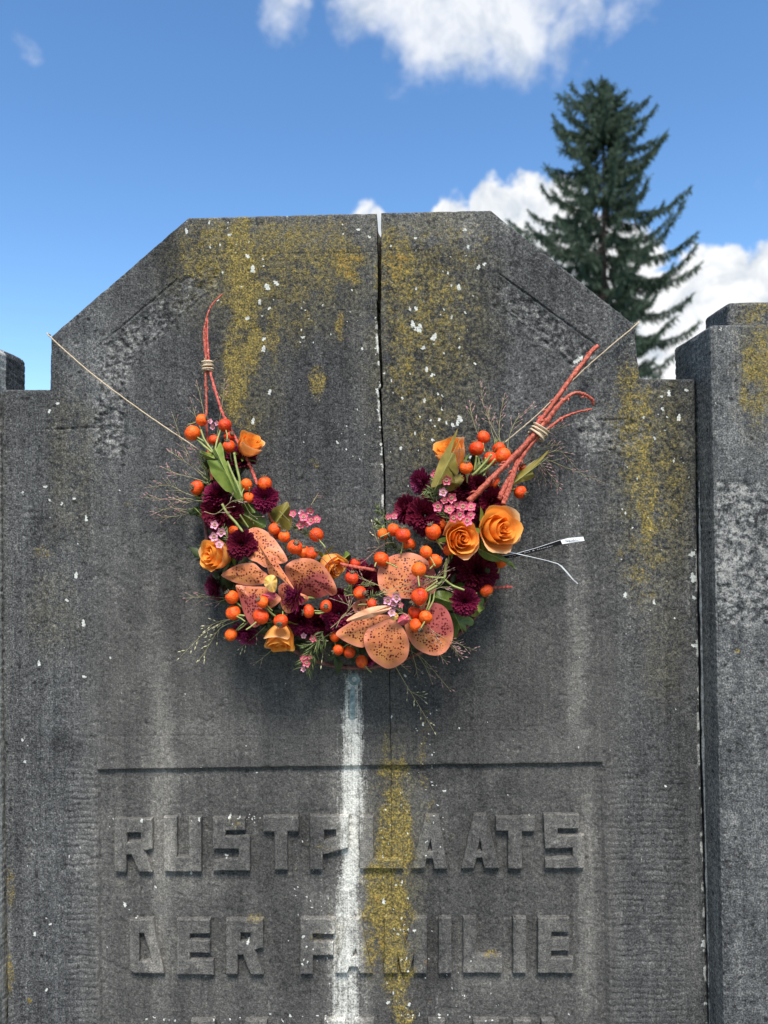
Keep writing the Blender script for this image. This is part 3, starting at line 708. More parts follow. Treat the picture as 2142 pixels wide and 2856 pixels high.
# hanger: a copper eye and tongue let into the stone
def tube(pts, rad, sides=8, closed=False, cap=True, jit=0.0, seed=0, flat=1.0):
    """tube along points with a radius per point -> verts, faces"""
    pts = np.asarray(pts, float); n = len(pts)
    rad = np.broadcast_to(np.asarray(rad, float), (n,))
    if closed:
        tan = np.roll(pts, -1, 0) - np.roll(pts, 1, 0)
    else:
        tan = np.gradient(pts, axis=0)
    tan /= np.linalg.norm(tan, axis=1)[:, None] + 1e-12
    ref = np.array([0.0, -1.0, 0.0]) if abs(tan[0] @ np.array([0, -1.0, 0])) < .9 else np.array([1.0, 0, 0])
    V = []; u = ref - tan[0] * (ref @ tan[0]); u /= np.linalg.norm(u)
    ang = np.linspace(0, 2 * math.pi, sides, endpoint=False)
    rg = np.random.default_rng(seed); ridge = rg.uniform(-1, 1, sides)
    for i in range(n):
        u = u - tan[i] * (u @ tan[i]); u /= np.linalg.norm(u) + 1e-12
        w = np.cross(tan[i], u)
        ridge = np.clip(ridge + rg.uniform(-.3, .3, sides), -1, 1)
        rr = rad[i] * (1 + (jit * (.85 * ridge + .15 * rg.uniform(-1, 1, sides)) if jit else 0))
        V.append(pts[i] + (np.cos(ang) * rr)[:, None] * u * flat + (np.sin(ang) * rr)[:, None] * w)
    V = np.concatenate(V); F = []
    for i in range(n if closed else n - 1):
        a, b = i * sides, ((i + 1) % n) * sides
        for k in range(sides):
            k2 = (k + 1) % sides
            F.append([a + k, a + k2, b + k2, b + k])
    if cap and not closed:
        F.append(list(range(sides))[::-1]); F.append([(n - 1) * sides + k for k in range(sides)])
    return V, F

def join(parts):
    V, F, n = [], [], 0
    for v, f in parts:
        V.append(np.asarray(v)); F += [[i + n for i in q] for q in f]; n += len(v)
    return np.concatenate(V), F

def cat(pts, n=8):
    """Catmull-Rom through points"""
    p = np.asarray(pts, float); p = np.vstack([2 * p[0] - p[1], p, 2 * p[-1] - p[-2]]); out = []
    for i in range(1, len(p) - 2):
        for t in np.linspace(0, 1, n, endpoint=False):
            a, b, c, d = p[i - 1], p[i], p[i + 1], p[i + 2]
            out.append(.5 * (2 * b + (c - a) * t + (2 * a - 5 * b + 4 * c - d) * t * t + (3 * b - a - 3 * c + d) * t ** 3))
    out.append(p[-2]); return np.array(out)

c0 = at(988, 1895, -.001); rr = size(12, 0)
ring = [c0 + np.array([math.cos(t) * rr, 0, math.sin(t) * rr]) for t in np.linspace(0, 2 * math.pi, 28, endpoint=False)]
ha = mesh_obj('hanger_eye', *tube(ring, size(4.2, 0), 8, closed=True, jit=.12), M_COPPER, grave)
tw = size(9, 0); ta, tb = at(983, 1915, 0), at(983, 2004, 0)
tv, tf = [], []
for i, t in enumerate(np.linspace(0, 1, 10)):
    p = ta * (1 - t) + tb * t; w = tw * (.65 + .35 * min(1, t * 3))
    tv += [p + np.array([-w, .002, 0]), p + np.array([-w * .8, -.0012, 0]), p + np.array([w * .8, -.0012, 0]), p + np.array([w, .002, 0])]
    if i:
        b = (i - 1) * 4
        tf += [[b + k, b + 4 + k, b + 5 + k, b + 1 + k] for k in range(3)]
tf += [[36, 39, 38, 37]]
mesh_obj('hanger_tongue', tv, tf, M_COPPER, grave, smooth=False)

# ------------------------------------------------------------------ pillars beside it
def stone_box(name, lo, hi, r, fine, root, amp=1.0, extra=None, tint=None):
    lo, hi = np.array(lo, float), np.array(hi, float)
    V, F, n = [], [], 0
    for ax in range(3):
        for sd in (0, 1):
            a, b = [k for k in range(3) if k != ax]
            sp = fine.get((ax, sd), .03)
            na, nb = max(2, int((hi[a] - lo[a]) / sp)), max(2, int((hi[b] - lo[b]) / sp))
            def ticks(l, h_, m):
                t = np.linspace(l, h_, m + 1)
                return np.unique(np.concatenate([t, [l + r * .35, l + r, h_ - r, h_ - r * .35]]))
            ga, gb = np.meshgrid(ticks(lo[a], hi[a], na), ticks(lo[b], hi[b], nb), indexing='ij')
            P = np.zeros(ga.shape + (3,)); P[..., a] = ga; P[..., b] = gb; P[..., ax] = hi[ax] if sd else lo[ax]
            idx = n + np.arange(ga.size).reshape(ga.shape); n += ga.size
            f = grid_faces(idx)
            flip = (sd == 1) ^ (ax == 1)
            F.append(f[:, ::-1] if flip else f); V.append(P.reshape(-1, 3))
    V = np.concatenate(V); F = np.concatenate(F)
    q = np.clip(V, lo + r, hi - r); nrm = V - q; ln = np.linalg.norm(nrm, axis=1)[:, None]; nrm = nrm / np.maximum(ln, 1e-9)
    V = q + nrm * r
    x, y, z = V.T
    h = .6 * fbm(x * 25, y * 25, z * 25, 3, 1) + .45 * fbm(x * 120, y * 120, z * 120, 3, 2) + .25 * vn(x * 380, y * 380, z * 380, 3)
    h -= .8 * sst(fbm(x * 95, y * 95, z * 95, 2, 8), .34, .62)
    if extra:
        h = h + extra(V, nrm)
    ma, mb, mc = marks(V, True)
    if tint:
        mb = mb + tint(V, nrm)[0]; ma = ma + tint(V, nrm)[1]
    V = V + nrm * (h * amp * .001)[:, None]
    # weld by position is not needed: faces meet on the same displaced points
    return mesh_obj(name, V, F, STONE, root, attrs=dict(mark_a=ma, mark_b=mb, mark_c=mc))

xr = at(1953, 1500, 0)[0]; xl = at(3, 1500, 0)[0] - .002
ztr = at(1973, 906, -.05)[2]; ztl = at(85, 1000, .086)[2]
def pillar_relief(V, nrm):
    u, v = proj(V); o = u * 0
    front = ((nrm[:, 1] < -.7) & (V[:, 0] > 0)).astype(float)
    st = sst(v, 1760, 1800) * .5 * sst(np.abs((v / 17.0 + .8 * fbm(u / 60, v / 50, o, 2, 60)) % 1 - .5) * 2, .55, 1)
    rough = sst(u, 1990, 2004) * sst(v, 1340, 1352) * (1 - sst(v, 1738, 1746))
    e = -front * st + front * rough * (-.8 + 2.6 * fbm(V[:, 0] * 80, V[:, 2] * 105, o, 4, 12, .6))
    e -= front * 2.0 * (1 - sst(segd(u, v, (1999, 1345), (2061, 1343)) / 3.5, .3, 1.2)) + front * 2.0 * (1 - sst(segd(u, v, (2067, 1464), (2150, 1461)) / 3.5, .3, 1.2))
    side = (np.abs(nrm[:, 0]) > .7).astype(float)
    ph = (V[:, 2] + V[:, 1] * .12) / .0095 + .5 * fbm(V[:, 1] * 40, V[:, 2] * 40, o, 2, 71)
    e -= side * .9 * sst(np.abs(ph % 1 - .5) * 2, .5, 1.0)
    return e
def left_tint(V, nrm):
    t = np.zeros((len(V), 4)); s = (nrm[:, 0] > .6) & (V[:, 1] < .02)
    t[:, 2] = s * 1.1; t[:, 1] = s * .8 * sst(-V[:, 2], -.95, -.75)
    w = np.zeros((len(V), 4)); w[:, 2] = s * (.75 + .25 * fbm(V[:, 1] * 60, V[:, 2] * 60, V[:, 0] * 0, 3, 87))  # extra white painted on to brighten the inner face lying in shadow
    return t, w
def right_fill_tint(V, nrm):
    t = np.zeros((len(V), 4)); t[:, 2] = (nrm[:, 0] < -.6) * .5  # shaded inner face painted paler to stand in for weak fill light
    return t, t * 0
pr = thing('stone_pier', 'square bluestone pillar with a stepped cap at the right of the gravestone', 'pillar', (xr + .16, .018, 0), 'pillars flanking the gravestone')
stone_box('shaft', (xr, -.05, 0), (xr + .32, .086, ztr), .004, {(1, 0): .0022, (0, 0): .003}, pr, extra=pillar_relief, tint=right_fill_tint)
cxr = at(2030, 880, -.03)[0]
stone_box('cap', (cxr, -.03, ztr - .004), (xr + .32 - (cxr - xr), .05, at(2030, 842, -.03)[2]), .006, {(1, 0): .003, (0, 0): .003}, pr, extra=lambda V, n_: 0)
mo = []
for i in range(80):
    v = 1340 + i * 20; p = at(np.interp(v, [1060, 1600, 2100, 2930], [1948, 1954, 1962, 1983]) + rnd.uniform(-.7, .7), v, .001)
    mo.append(p)
mesh_obj('mortar_joint', *tube(mo, [size(4.0, 0) * rnd.uniform(.5, 1.2) for _ in mo], 7, jit=.25), M_MORTAR, pr)
pl = thing('stone_pier', 'grey stone pillar cut off by the left edge of the picture', 'pillar', (xl - .16, .018, 0), 'pillars flanking the gravestone')
stone_box('shaft', (xl - .32, -.05, 0), (xl, .086, ztl), .012, {(0, 1): .003, (1, 0): .004}, pl, extra=pillar_relief, tint=left_tint)
stone_box('cap', (xl - .32 + .03, -.03, ztl - .004), (xl - .03, .05, ztl + .033), .006, {}, pl)

# ------------------------------------------------------------------ wreath
wroot_p = at(1000, 1865, -.03)
wreath = thing('floral_wreath', 'crescent wreath of orange roses, spotted orchids, burgundy chrysanthemums and rose hips hung on the gravestone', 'wreath', wroot_p)
def A_(x, y): return (440 + x / 2.9625, 780 + y / 2.9625)
def B_(x, y): return (1000 + x / 2.37, 900 + y / 2.37)
def C_(x, y): return (500 + x / 3.318, 1300 + y / 3.318)
def D_(x, y): return (850 + x / 2.765, 1400 + y / 2.765)
SCL = {A_: 2.9625, B_: 2.37, C_: 3.318, D_: 2.765}
def W(K, x, y, d): return at(*K(x, y), Y=-d)

def facing(n, roll=0.0):
    q = Vector(n).normalized().to_track_quat('Z', 'Y')
    return (q.to_matrix() @ Matrix.Rotation(roll, 3, 'Z'))

def place(ob, p, n, s, roll, parent=wreath):
    """set a prototype copy as a part of the wreath"""
    ob.parent = parent; ob.location = Vector(p) - world_loc(parent)
    ob.rotation_euler = facing(n, roll).to_euler(); ob.scale = (s,) * 3 if np.isscalar(s) else s

def proto(name, V, F, mat, attrs=None, smooth=True):
    ob = mesh_obj(name, V, F, mat, attrs=attrs, smooth=smooth, centre=False)
    me = ob.data; bpy.data.objects.remove(ob); return me

def use(name, me, parent, p=(0, 0, 0), n=None, s=1.0, roll=0.0, label=None):
    ob = bpy.data.objects.new(name, me); COL.objects.link(ob)
    if n is not None:
        place(ob, p, n, s, roll, parent)
    else:
        ob.parent = parent; ob.location = p
    if label:
        ob['label'] = label
    return ob

# --- base: frame ring, tangle of stems and filler leaves
UP = [(628, 1285), (622, 1340), (600, 1420), (610, 1540), (668, 1650), (760, 1725), (880, 1778), (1000, 1795), (1120, 1775), (1230, 1715), (1310, 1630), (1335, 1530), (1310, 1430), (1290, 1350), (1300, 1310)]
base_line = cat([at(u, v, -.028) for u, v in UP], 6)
mesh_obj('frame_ring', *tube(cat([at(u, v, -.020) for u, v in [(640, 1190), (575, 1420), (605, 1600), (700, 1745), (800, 1803), (876, 1842), (930, 1856), (980, 1862), (1040, 1860), (1090, 1848), (1160, 1826), (1290, 1760), (1380, 1620), (1400, 1450), (1350, 1290)]], 8), size(5.6, .02), 8, jit=.3, seed=4), M_BARK, wreath)
for k in range(3):
    pts = cat([at(u + rnd.uniform(-14, 14), v + rnd.uniform(-12, 12), -.02 - .01 * k) for u, v in UP], 6)
    mesh_obj('binding_stem', *tube(pts, size(3.5, .02), 6, jit=.3, seed=k), M_BARK, wreath)
fl = []
for i in range(700):
    t = rnd.random() * (len(base_line) - 2); p = base_line[int(t)] + np.array([rnd.gauss(0, .012), rnd.uniform(-.018, .012), rnd.gauss(0, .012)])
    d = np.array([rnd.gauss(0, 1), rnd.gauss(0, .5), rnd.gauss(0, 1)]); d /= np.linalg.norm(d)
    s = np.cross(d, [0, 1, 0]); s /= np.linalg.norm(s) + 1e-9
    L, wd = rnd.uniform(.012, .028), rnd.uniform(.003, .008); up = np.cross(s, d) * .004
    v = [p, p + d * L * .4 + s * wd + up, p + d * L * .5 - up, p + d * L * .4 - s * wd + up, p + d * L]
    fl.append((v, [[0, 1, 2], [0, 2, 3], [1, 4, 2], [2, 4, 3]]))
o = mesh_obj('filler_foliage', *join(fl), M_LEAF_D, wreath); o['kind'] = 'stuff'

# --- coral twigs
def twig(K, pts, r0, r1, d0, d1, mat=M_TWIG, nodes=6, seed=0, n=10):
    q = [at(*K(x, y), Y=-(d0 + (d1 - d0) * i / (len(pts) - 1))) for i, (x, y) in enumerate(pts)]
    c = cat(q, n); rg = random.Random(seed); m = len(c)
    rad = .86 * np.linspace(size(r0, d0), size(r1, d1), m) * (1 + .035 * np.array([rg.uniform(-1, 1) for _ in range(m)]))
    c = c + np.array([[rg.gauss(0, .00025) for _ in range(3)] for _ in range(m)])
    for _ in range(nodes):
        k = rg.randrange(2, m - 2); rad[k] *= 1.18; rad[k - 1] *= 1.08; rad[k + 1] *= 1.08
    parts = [tube(c, rad, 11, jit=.20, seed=seed)]
    for _ in range(nodes):                                    # little buds on the bark
        k = rg.randrange(2, m - 2); t = c[k + 1] - c[k - 1]; t /= np.linalg.norm(t)
        s = np.cross(t, [0, 1, 0]) * rg.choice((-1, 1)) + np.array([0, -.4, 0]); s /= np.linalg.norm(s)
        b = c[k] + s * rad[k] * .7
        parts.append(tube([b, b + (s * .8 + t * .5) * rad[k] * .8, b + (s + t * 1.2) * rad[k] * 1.2], [rad[k] * .5, rad[k] * .42, rad[k] * .1], 6))
    return mesh_obj('twig', *join(parts), mat, wreath)
twig(A_, [(535, 120), (470, 182), (424, 255), (400, 345), (384, 430), (388, 560), (400, 690), (394, 800), (401, 1000), (400, 1150), (411, 1350), (428, 1500), (448, 1660)], 2.2, 4.8, .016, .048, seed=1, nodes=12)
twig(A_, [(418, 262), (412, 340), (410, 480), (420, 640), (438, 780), (480, 930), (530, 1090), (602, 1235), (690, 1400), (762, 1540), (822, 1700)], 2.0, 5.0, .019, .060, seed=2, nodes=10)
twig(A_, [(398, 400), (397, 560), (410, 700), (415, 780)], 1.5, 3.0, .028, .033, seed=3, nodes=3)
twig(B_, [(1578, 155), (1540, 190), (1480, 270), (1395, 380), (1310, 500), (1222, 622), (1150, 742), (1080, 855), (1032, 960), (1000, 1080), (955, 1200)], 6.5, 8.5, .030, .066, seed=4, nodes=10)
twig(B_, [(1550, 545), (1545, 510), (1495, 475), (1432, 465), (1370, 500), (1310, 560), (1250, 640), (1180, 722), (1060, 850), (960, 950), (860, 1050), (728, 1182)], 4.5, 10.0, .034, .070, seed=5, nodes=14)
twig(B_, [(1540, 572), (1440, 593), (1350, 630), (1280, 680), (1205, 735), (1105, 855), (1040, 960), (975, 1070), (930, 1165)], 2.6, 8.0, .046, .064, seed=6, nodes=9)
twig(B_, [(1300, 500), (1260, 570), (1190, 650), (1160, 730)], 3.0, 6.0, .044, .052, seed=16, nodes=3)
twig(D_, [(275, 478), (340, 492), (430, 508), (560, 528)], 4.0, 5.0, .082, .062, seed=7, nodes=6)
twig(D_, [(1430, 662), (1500, 658), (1602, 655)], 4.0, 3.6, .040, .036, seed=8, nodes=2)
twig(C_, [(815, 420), (845, 480), (880, 540)], 3.0, 3.0, .06, .05, seed=9, nodes=2)
twig(C_, [(640, -20), (690, 80), (725, 180)], 3.2, 3.6, .06, .05, seed=10, nodes=2)
for i in range(2):
    pass

# --- twine wraps and hanging strings
def wrap(K, x, y, ax, length, rad, d, turns, seed):
    c = at(*K(x, y), Y=-d); s = SCL[K]
    a = np.array([ax[0], 0, -ax[1]], float); a /= np.linalg.norm(a); b = np.cross(a, [0, -1, 0]); n = turns * 14; rg = random.Random(seed); pts = []
    L, R = size(length / s, d), size(rad / s, d)
    for i in range(n):
        t = i / (n - 1); th = t * turns * 2 * math.pi
        r = R * (1 + .10 * math.sin(th * .37 + seed) + rg.uniform(-.05, .05))
        pts.append(c + a * L * (t - .5 + .10 * math.sin(t * 19 + seed)) + b * math.cos(th) * r + np.array([0, -1, 0]) * math.sin(th) * r * .85)
    parts = [tube(pts, size(2.7, d), 6, jit=.25, seed=seed)]
    for _ in range(26):                                       # frayed fibres
        k = rg.randrange(n); v = np.array([rg.gauss(0, 1), rg.uniform(-.6, .1), rg.gauss(0, 1)]) * .006
        p = np.array(pts[k]); parts.append(tube([p, p + v * .6, p + v + np.array([0, 0, rg.uniform(-.002, .002)])], [.00016, .00014, .00006], 4))
    return mesh_obj('twine_binding', *join(parts), M_TWINE, wreath)
wrap(A_, 412, 716, (0.06, 1), 94, 40, .0325, 8, 1)
wrap(B_, 1193, 722, (-.6, .8), 70, 54, .053, 6, 2)
def string(pts):
    c = cat(pts, 14); rg = random.Random(5)
    c = c + np.array([[rg.gauss(0, .00012) for _ in range(3)] for _ in range(len(c))])
    return mesh_obj('hanging_string', *tube(c, size(1.9, 0), 6, jit=.3, seed=9), M_TWINE, wreath)
string([at(141, 934, .016), at(139, 939, -.004), at(250, 1038, -.012), at(400, 1150, -.024), at(545, 1248, -.034), at(600, 1290, -.034)])
string([at(1770, 903, .016), at(1772, 907, -.004), at(1640, 1020, -.014), at(1500, 1155, -.026), at(1400, 1240, -.034), at(1330, 1300, -.04)])

# --- roses
def rose_meshes(seed, openness):
    rg = random.Random(seed); out = []; N = 14
    for k in range(N):
        f = k / (N - 1); phi = k * 2.39996 + rg.uniform(-.3, .3)
        g = max(0.0, (f - .45) / .55) * openness                    # how far this petal has opened
        rm = .05 + .70 * f ** .85; half = math.radians(125 - 55 * f)
        zt = .66 + .10 * math.sin(f * 3) - .42 * g * g + rg.uniform(-.05, .05); na, nv = 13, 11; V = []; tip = []
        ph, ph2, lx, ly = rg.uniform(0, 6), rg.uniform(0, 6), rg.uniform(-.05, .05), rg.uniform(-.05, .05); skew = rg.uniform(-.12, .12)
        for i in range(nv):
            v = i / (nv - 1)
            for j in range(na):
                a = j / (na - 1) * 2 - 1
                ve = v * (1 - .26 * abs(a) ** 2.6 * (.35 + f) + skew * a * .5)
                r = .10 + (rm - .10) * min(1, ve / .5) ** .65 + .09 * a * (1 - f * .4)
                r += .62 * g * max(0, ve - .38) ** 1.3 + (.30 + .30 * g) * max(0, ve - .84) - .08 * (1 - f) * max(0, ve - .5)
                z = -.85 + ve * (.85 + zt) - .9 * (.3 + g) * max(0, ve - .88) ** 1.1
                w = (.02 + .05 * f) * (math.sin(a * 4.2 + ph) * v * v + .5 * math.sin(a * 9 + ph2) * v ** 3)
                th = phi + a * half
                V.append((math.cos(th) * (r + w) + lx * v, math.sin(th) * (r + w) + ly * v, z + w * .8)); tip.append(max(v * (.70 + .30 * f), abs(a) * .75 * v))
        F = [[i * na + j, i * na + j + 1, (i + 1) * na + j + 1, (i + 1) * na + j] for i in range(nv - 1) for j in range(na - 1)]
        out.append(proto('petal', V, F, M_ROSE_PALE if (k >= N - 2) else M_ROSE, dict(tip=tip)))
    # receptacle and sepals
    parts = [tube([(0, 0, -1.15), (0, 0, -1.02), (0, 0, -.86), (0, 0, -.70)], [.10, .20, .24, .16], 10)]
    for k in range(5):
        a = k * 1.2566; c, s = math.cos(a), math.sin(a); p = []
        for t, w, r, z in ((0, .10, .2, -.85), (.4, .13, .52, -.86), (.8, .08, .82, -.70), (1, .01, 1.05, -.66)):
            p += [(c * r - s * w, s * r + c * w, z), (c * r + s * w, s * r - c * w, z)]
        parts.append((p, [[0, 2, 3, 1], [2, 4, 5, 3], [4, 6, 7, 5]]))
    V, F = join(parts)
    return proto('rose_base', V, F, M_LEAF, dict(tip=np.zeros(len(V)))), out
ROSE_A, ROSE_B, ROSE_C = rose_meshes(1, 1.0), rose_meshes(2, .45), rose_meshes(5, .8)
ROSES = [  # crop, x, y, radius in crop px, depth, facing, kind, roll, label
    (A_, 752, 1375, 108, .058, (.55, -.55, .75), ROSE_B, .3, 'rose at the top of the left arm, seen from the side'),
    (B_, 612, 868, 108, .056, (-.45, -.50, .85), ROSE_B, 1.2, 'rose at the top of the right arm behind an olive leaf'),
    (B_, 668, 1425, 118, .085, (.28, -1, .02), ROSE_C, 2.0, 'smaller of the two open roses side by side on the right arm'),
    (B_, 912, 1365, 138, .084, (.48, -1, .10), ROSE_A, .6, 'largest open rose, beside the black ribbon tag'),
    (C_, 352, 828, 155, .070, (-.75, -.9, .12), ROSE_C, 3.1, 'open rose on the outer left side'),
    (C_, 935, 1575, 140, .074, (-.05, -.62, -.85), ROSE_B, 4.0, 'rose hanging head down at the bottom left'),
    (C_, 1405, 905, 125, .060, (.55, -.62, -.42), ROSE_B, 5.0, 'rose half hidden behind an orchid petal at the inner middle')]
for (K, x, y, r, d, n, kind, roll, lab) in ROSES:
    s = size(r / SCL[K], d) * 1.15
    ob = use('rose', kind[0], wreath, W(K, x, y, d), n, s, roll, lab)
    for me in kind[1]:
        use('petal', me, ob)

# --- chrysanthemums
def mum_mesh(seed, N=125, mat=None):
    rg = random.Random(seed); V, F, tip = [], [], []
    for k in range(N):
        f = (k + .5) / N; phi = k * 2.39996 + rg.uniform(-.12, .12)
        al = math.radians(6 + 98 * f ** .62) + rg.uniform(-.06, .06); L = (.30 + .70 * f ** .55) * rg.uniform(.9, 1.06); w = (.050 + .056 * f) * rg.uniform(.85, 1.1)
        c, s = math.cos(phi), math.sin(phi); b = len(V); m = 6
        tw = rg.uniform(-.25, .25)
        for i in range(m):
            t = i / (m - 1); a2 = al * (1.0 - .42 * t * (1 - .25 * f)) + .18 * f * (1 - t)
            r = .05 + L * (math.sin(al) * t * .9 + (math.sin(a2)) * t * .1); z = .02 + L * (math.cos(al) * t + .30 * t * t * (1 - .3 * f)) - .10 * f
            ww = w * (.45 + 1.1 * t) * (1.0 if t < .85 else .55)
            for e, u in ((-1, .35), (0, 0), (1, .35)):
                V.append((c * (r - u * ww * math.cos(al)) - s * e * ww, s * (r - u * ww * math.cos(al)) + c * e * ww, z + u * ww * math.sin(al) * (1 + tw * e)))
                tip.append(t * .62 + (.46 if e else 0))
        for i in range(m - 1):
            for e in (0, 1):
                q = b + i * 3 + e; F.append([q, q + 1, q + 4, q + 3])
    # green-brown back so the head is closed
    return proto('chrysanthemum', V, F, mat or M_MUM, dict(tip=tip))
MUM = [mum_mesh(1), mum_mesh(2), mum_mesh(3, 100)]
MUM_L = mum_mesh(6, 115, M_MUM_L)
MUMS = [
    (A_, 690, 1478, 118, .056, (.25, -.55, .75), 0), (C_, 352, 262, 125, .066, (-.25, -.75, .65), 1), (C_, 370, 430, 165, .066, (-.3, -1, -.1), 0), (C_, 505, 420, 85, .076, (.35, -1, .1), 2),
    (C_, 790, 300, 122, .072, (.1, -1, .05), 1), (C_, 580, 722, 132, .094, (.02, -1, .05), 1), (C_, 335, 1115, 118, .046, (-1, -.55, -.25), 3), (C_, 1075, 1195, 150, .086, (-.85, -.45, .1), 3),
    (C_, 615, 1540, 125, .048, (-.35, -.55, -.6), 3), (C_, 1130, 1430, 140, .062, (0, -1, -.35), 0), (C_, 1310, 1450, 120, .058, (.1, -1, -.4), 1), (D_, 262, 860, 128, .070, (.05, -1, .1), 1), (D_, 110, 925, 110, .060, (-.1, -1, -.4), 0),
    (B_, 418, 1055, 82, .056, (-.65, -.6, -.2), 3), (B_, 708, 1085, 84, .062, (-.2, -.85, .55), 0), (B_, 792, 1065, 66, .064, (.1, -.8, .6), 2), (B_, 878, 1178, 92, .068, (.35, -.85, -.2), 1), (B_, 440, 1275, 118, .074, (.05, -1, .05), 0),
    (B_, 322, 1235, 92, .062, (-.75, -.7, .15), 1), (B_, 790, 1640, 128, .060, (.30, -.9, .2), 0), (B_, 640, 1640, 82, .050, (-.2, -.9, 0), 1), (B_, 700, 1842, 88, .082, (.05, -1, -.05), 2), (D_, 470, 600, 115, .050, (0, -1, .2), 0),
    (D_, 400, 520, 80, .050, (-.1, -1, .4), 1), (D_, 500, 1225, 40, .046, (.5, -.8, -.2), 3), (D_, 1190, 520, 75, .050, (-.3, -1, .3), 1), (C_, 1480, 1230, 95, .058, (0, -1, 0), 2), (B_, 620, 1500, 60, .050, (0, -1, .3), 1),
    (D_, 1040, 170, 60, .055, (0, -1, 0), 0), (B_, 700, 1240, 100, .050, (0, -1, .1), 0)]
for i, (K, x, y, r, d, n, k) in enumerate(MUMS):
    use('chrysanthemum', MUM_L if k == 3 else MUM[k], wreath, W(K, x, y, d - .012), n, size(r / SCL[K], d) * 1.17, i * 1.3)

# --- orchids
def patch(outline, heart, K, d, bulge=.008, tilt=(0, 0), rings=9, seg=48, ruffle=.0012, seed=0, fold=None, wine=None, thick=.0004):
    """smooth petal or leaf: closed outline in crop pixels, domed about its heart -> verts, faces, attributes"""
    pts = np.array([K(*p) for p in outline], float); h = np.array(K(*heart))
    n = len(pts); cl = np.vstack([pts[-1:], pts, pts[:2]]); sm = []
    for i in range(1, n + 1):
        for t in np.linspace(0, 1, max(2, seg // n), endpoint=False):
            a, b, c, e = cl[i - 1], cl[i], cl[i + 1], cl[i + 2]
            sm.append(.5 * (2 * b + (c - a) * t + (2 * a - 5 * b + 4 * c - e) * t * t + (3 * b - a - 3 * c + e) * t ** 3))
    sm = np.array(sm); m = len(sm); span = np.abs(sm - h).max(); rg = random.Random(seed); ph = [rg.uniform(0, 6) for _ in range(3)]
    V, tip, wn = [], [], []
    def vert(p, t, th):
        du, dv = (p - h) / span
        dd = d + bulge * .45 * (1 - t ** 1.6) + .0035 * (du * du - dv * dv) * math.cos(ph[2]) + .005 * du * dv * math.sin(ph[2]) + tilt[0] * du + tilt[1] * dv + ruffle * t * t * (math.sin(th * 5 + ph[0]) + .6 * math.sin(th * 9 + ph[1]))
        if fold is not None:
            fa = np.array(fold) / np.linalg.norm(fold); off = abs((p - h)[0] * fa[1] - (p - h)[1] * fa[0]) / span
            dd += -.014 * (off) ** .8 * (1 if bulge >= 0 else -1) + .004
        V.append(at(p[0], p[1], -dd)); tip.append(t)
        wn.append(0 if wine is None else wine[2] * (1 - sst(np.hypot(*(p - np.array(K(*wine[0]))), ) / (wine[1] / SCL[K]), .4, 1.1)))
    vert(h, 0, 0)
    for r in range(1, rings + 1):
        t = r / rings
        for i in range(m):
            vert(h + (sm[i] - h) * t, t, i / m * 2 * math.pi)
    F = [[0, 1 + (i + 1) % m, 1 + i] for i in range(m)]
    for r in range(rings - 1):
        a, b = 1 + r * m, 1 + (r + 1) * m
        F += [[a + i, a + (i + 1) % m, b + (i + 1) % m, b + i] for i in range(m)]
    # back sheet a little behind, closed at the rim
    V = np.array(V); nb = len(V); Vb = V + np.array([0, thick, 0]); last = 1 + (rings - 1) * m
    F += [[i + nb for i in q[::-1]] for q in F]
    return np.vstack([V, Vb]), F, dict(tip=np.array(tip + tip), wine=np.array(wn + wn, dtype=float))

def petal(parent, mat, *a, name='petal', **k):
    V, F, at_ = patch(*a, **k)
    return mesh_obj(name, V, F, mat, parent, attrs=at_)

def orchid_root(K, x, y, d, label):
    p = W(K, x, y, d)
    st, sf = tube([p + np.array([0, .018, 0]), p + np.array([0, .008, 0]), p + np.array([0, -.002, 0]), p + np.array([0, -.006, .001])], [.0022, .003, .0042, .002], 8)
    o = mesh_obj('orchid', st, sf, M_COLUMN, wreath, origin=p); o['label'] = label
    return o
o1 = orchid_root(C_, 850, 1040, .083, 'spotted orange orchid with a yellow centre on the left side of the wreath')
petal(o1, M_ORCHID, [(612, 640), (640, 590), (705, 566), (800, 600), (885, 680), (950, 770), (1000, 858), (985, 890), (935, 902), (860, 905), (800, 940), (720, 890), (630, 850), (600, 740)], (800, 760), C_, .078, .008, (.004, .010), seed=1)
petal(o1, M_ORCHID, [(975, 955), (1000, 905), (1070, 865), (1180, 850), (1280, 880), (1360, 950), (1430, 1065), (1462, 1165), (1420, 1200), (1375, 1190), (1290, 1222), (1200, 1205), (1120, 1185), (1030, 1110)], (1190, 1020), C_, .080, .010, (.002, -.012), seed=2, wine=((1270, 1130), 230, .9), ruffle=.0018)
petal(o1, M_ORCHID, [(388, 1010), (440, 965), (540, 912), (640, 895), (700, 905), (760, 960), (820, 1010), (800, 1070), (740, 1100), (640, 1105), (540, 1085), (450, 1050)], (640, 1000), C_, .080, .008, (.010, -.006), seed=3)
petal(o1, M_ORCHID, [(520, 1115), (560, 1100), (680, 1115), (800, 1120), (900, 1180), (942, 1235), (890, 1290), (830, 1330), (790, 1400), (745, 1470), (690, 1492), (640, 1440), (590, 1340), (560, 1230)], (690, 1250), C_, .078, .007, (.008, -.002), seed=4, wine=((640, 1360), 260, 1.0), ruffle=.002)
petal(o1, M_ORCHID, [(920, 1110), (1000, 1080), (1060, 1150), (1180, 1200), (1190, 1240), (1110, 1290), (1060, 1340), (1000, 1362), (950, 1310), (928, 1230)], (1010, 1210), C_, .074, .005, (.004, 0), seed=5, wine=((960, 1150), 120, .7))
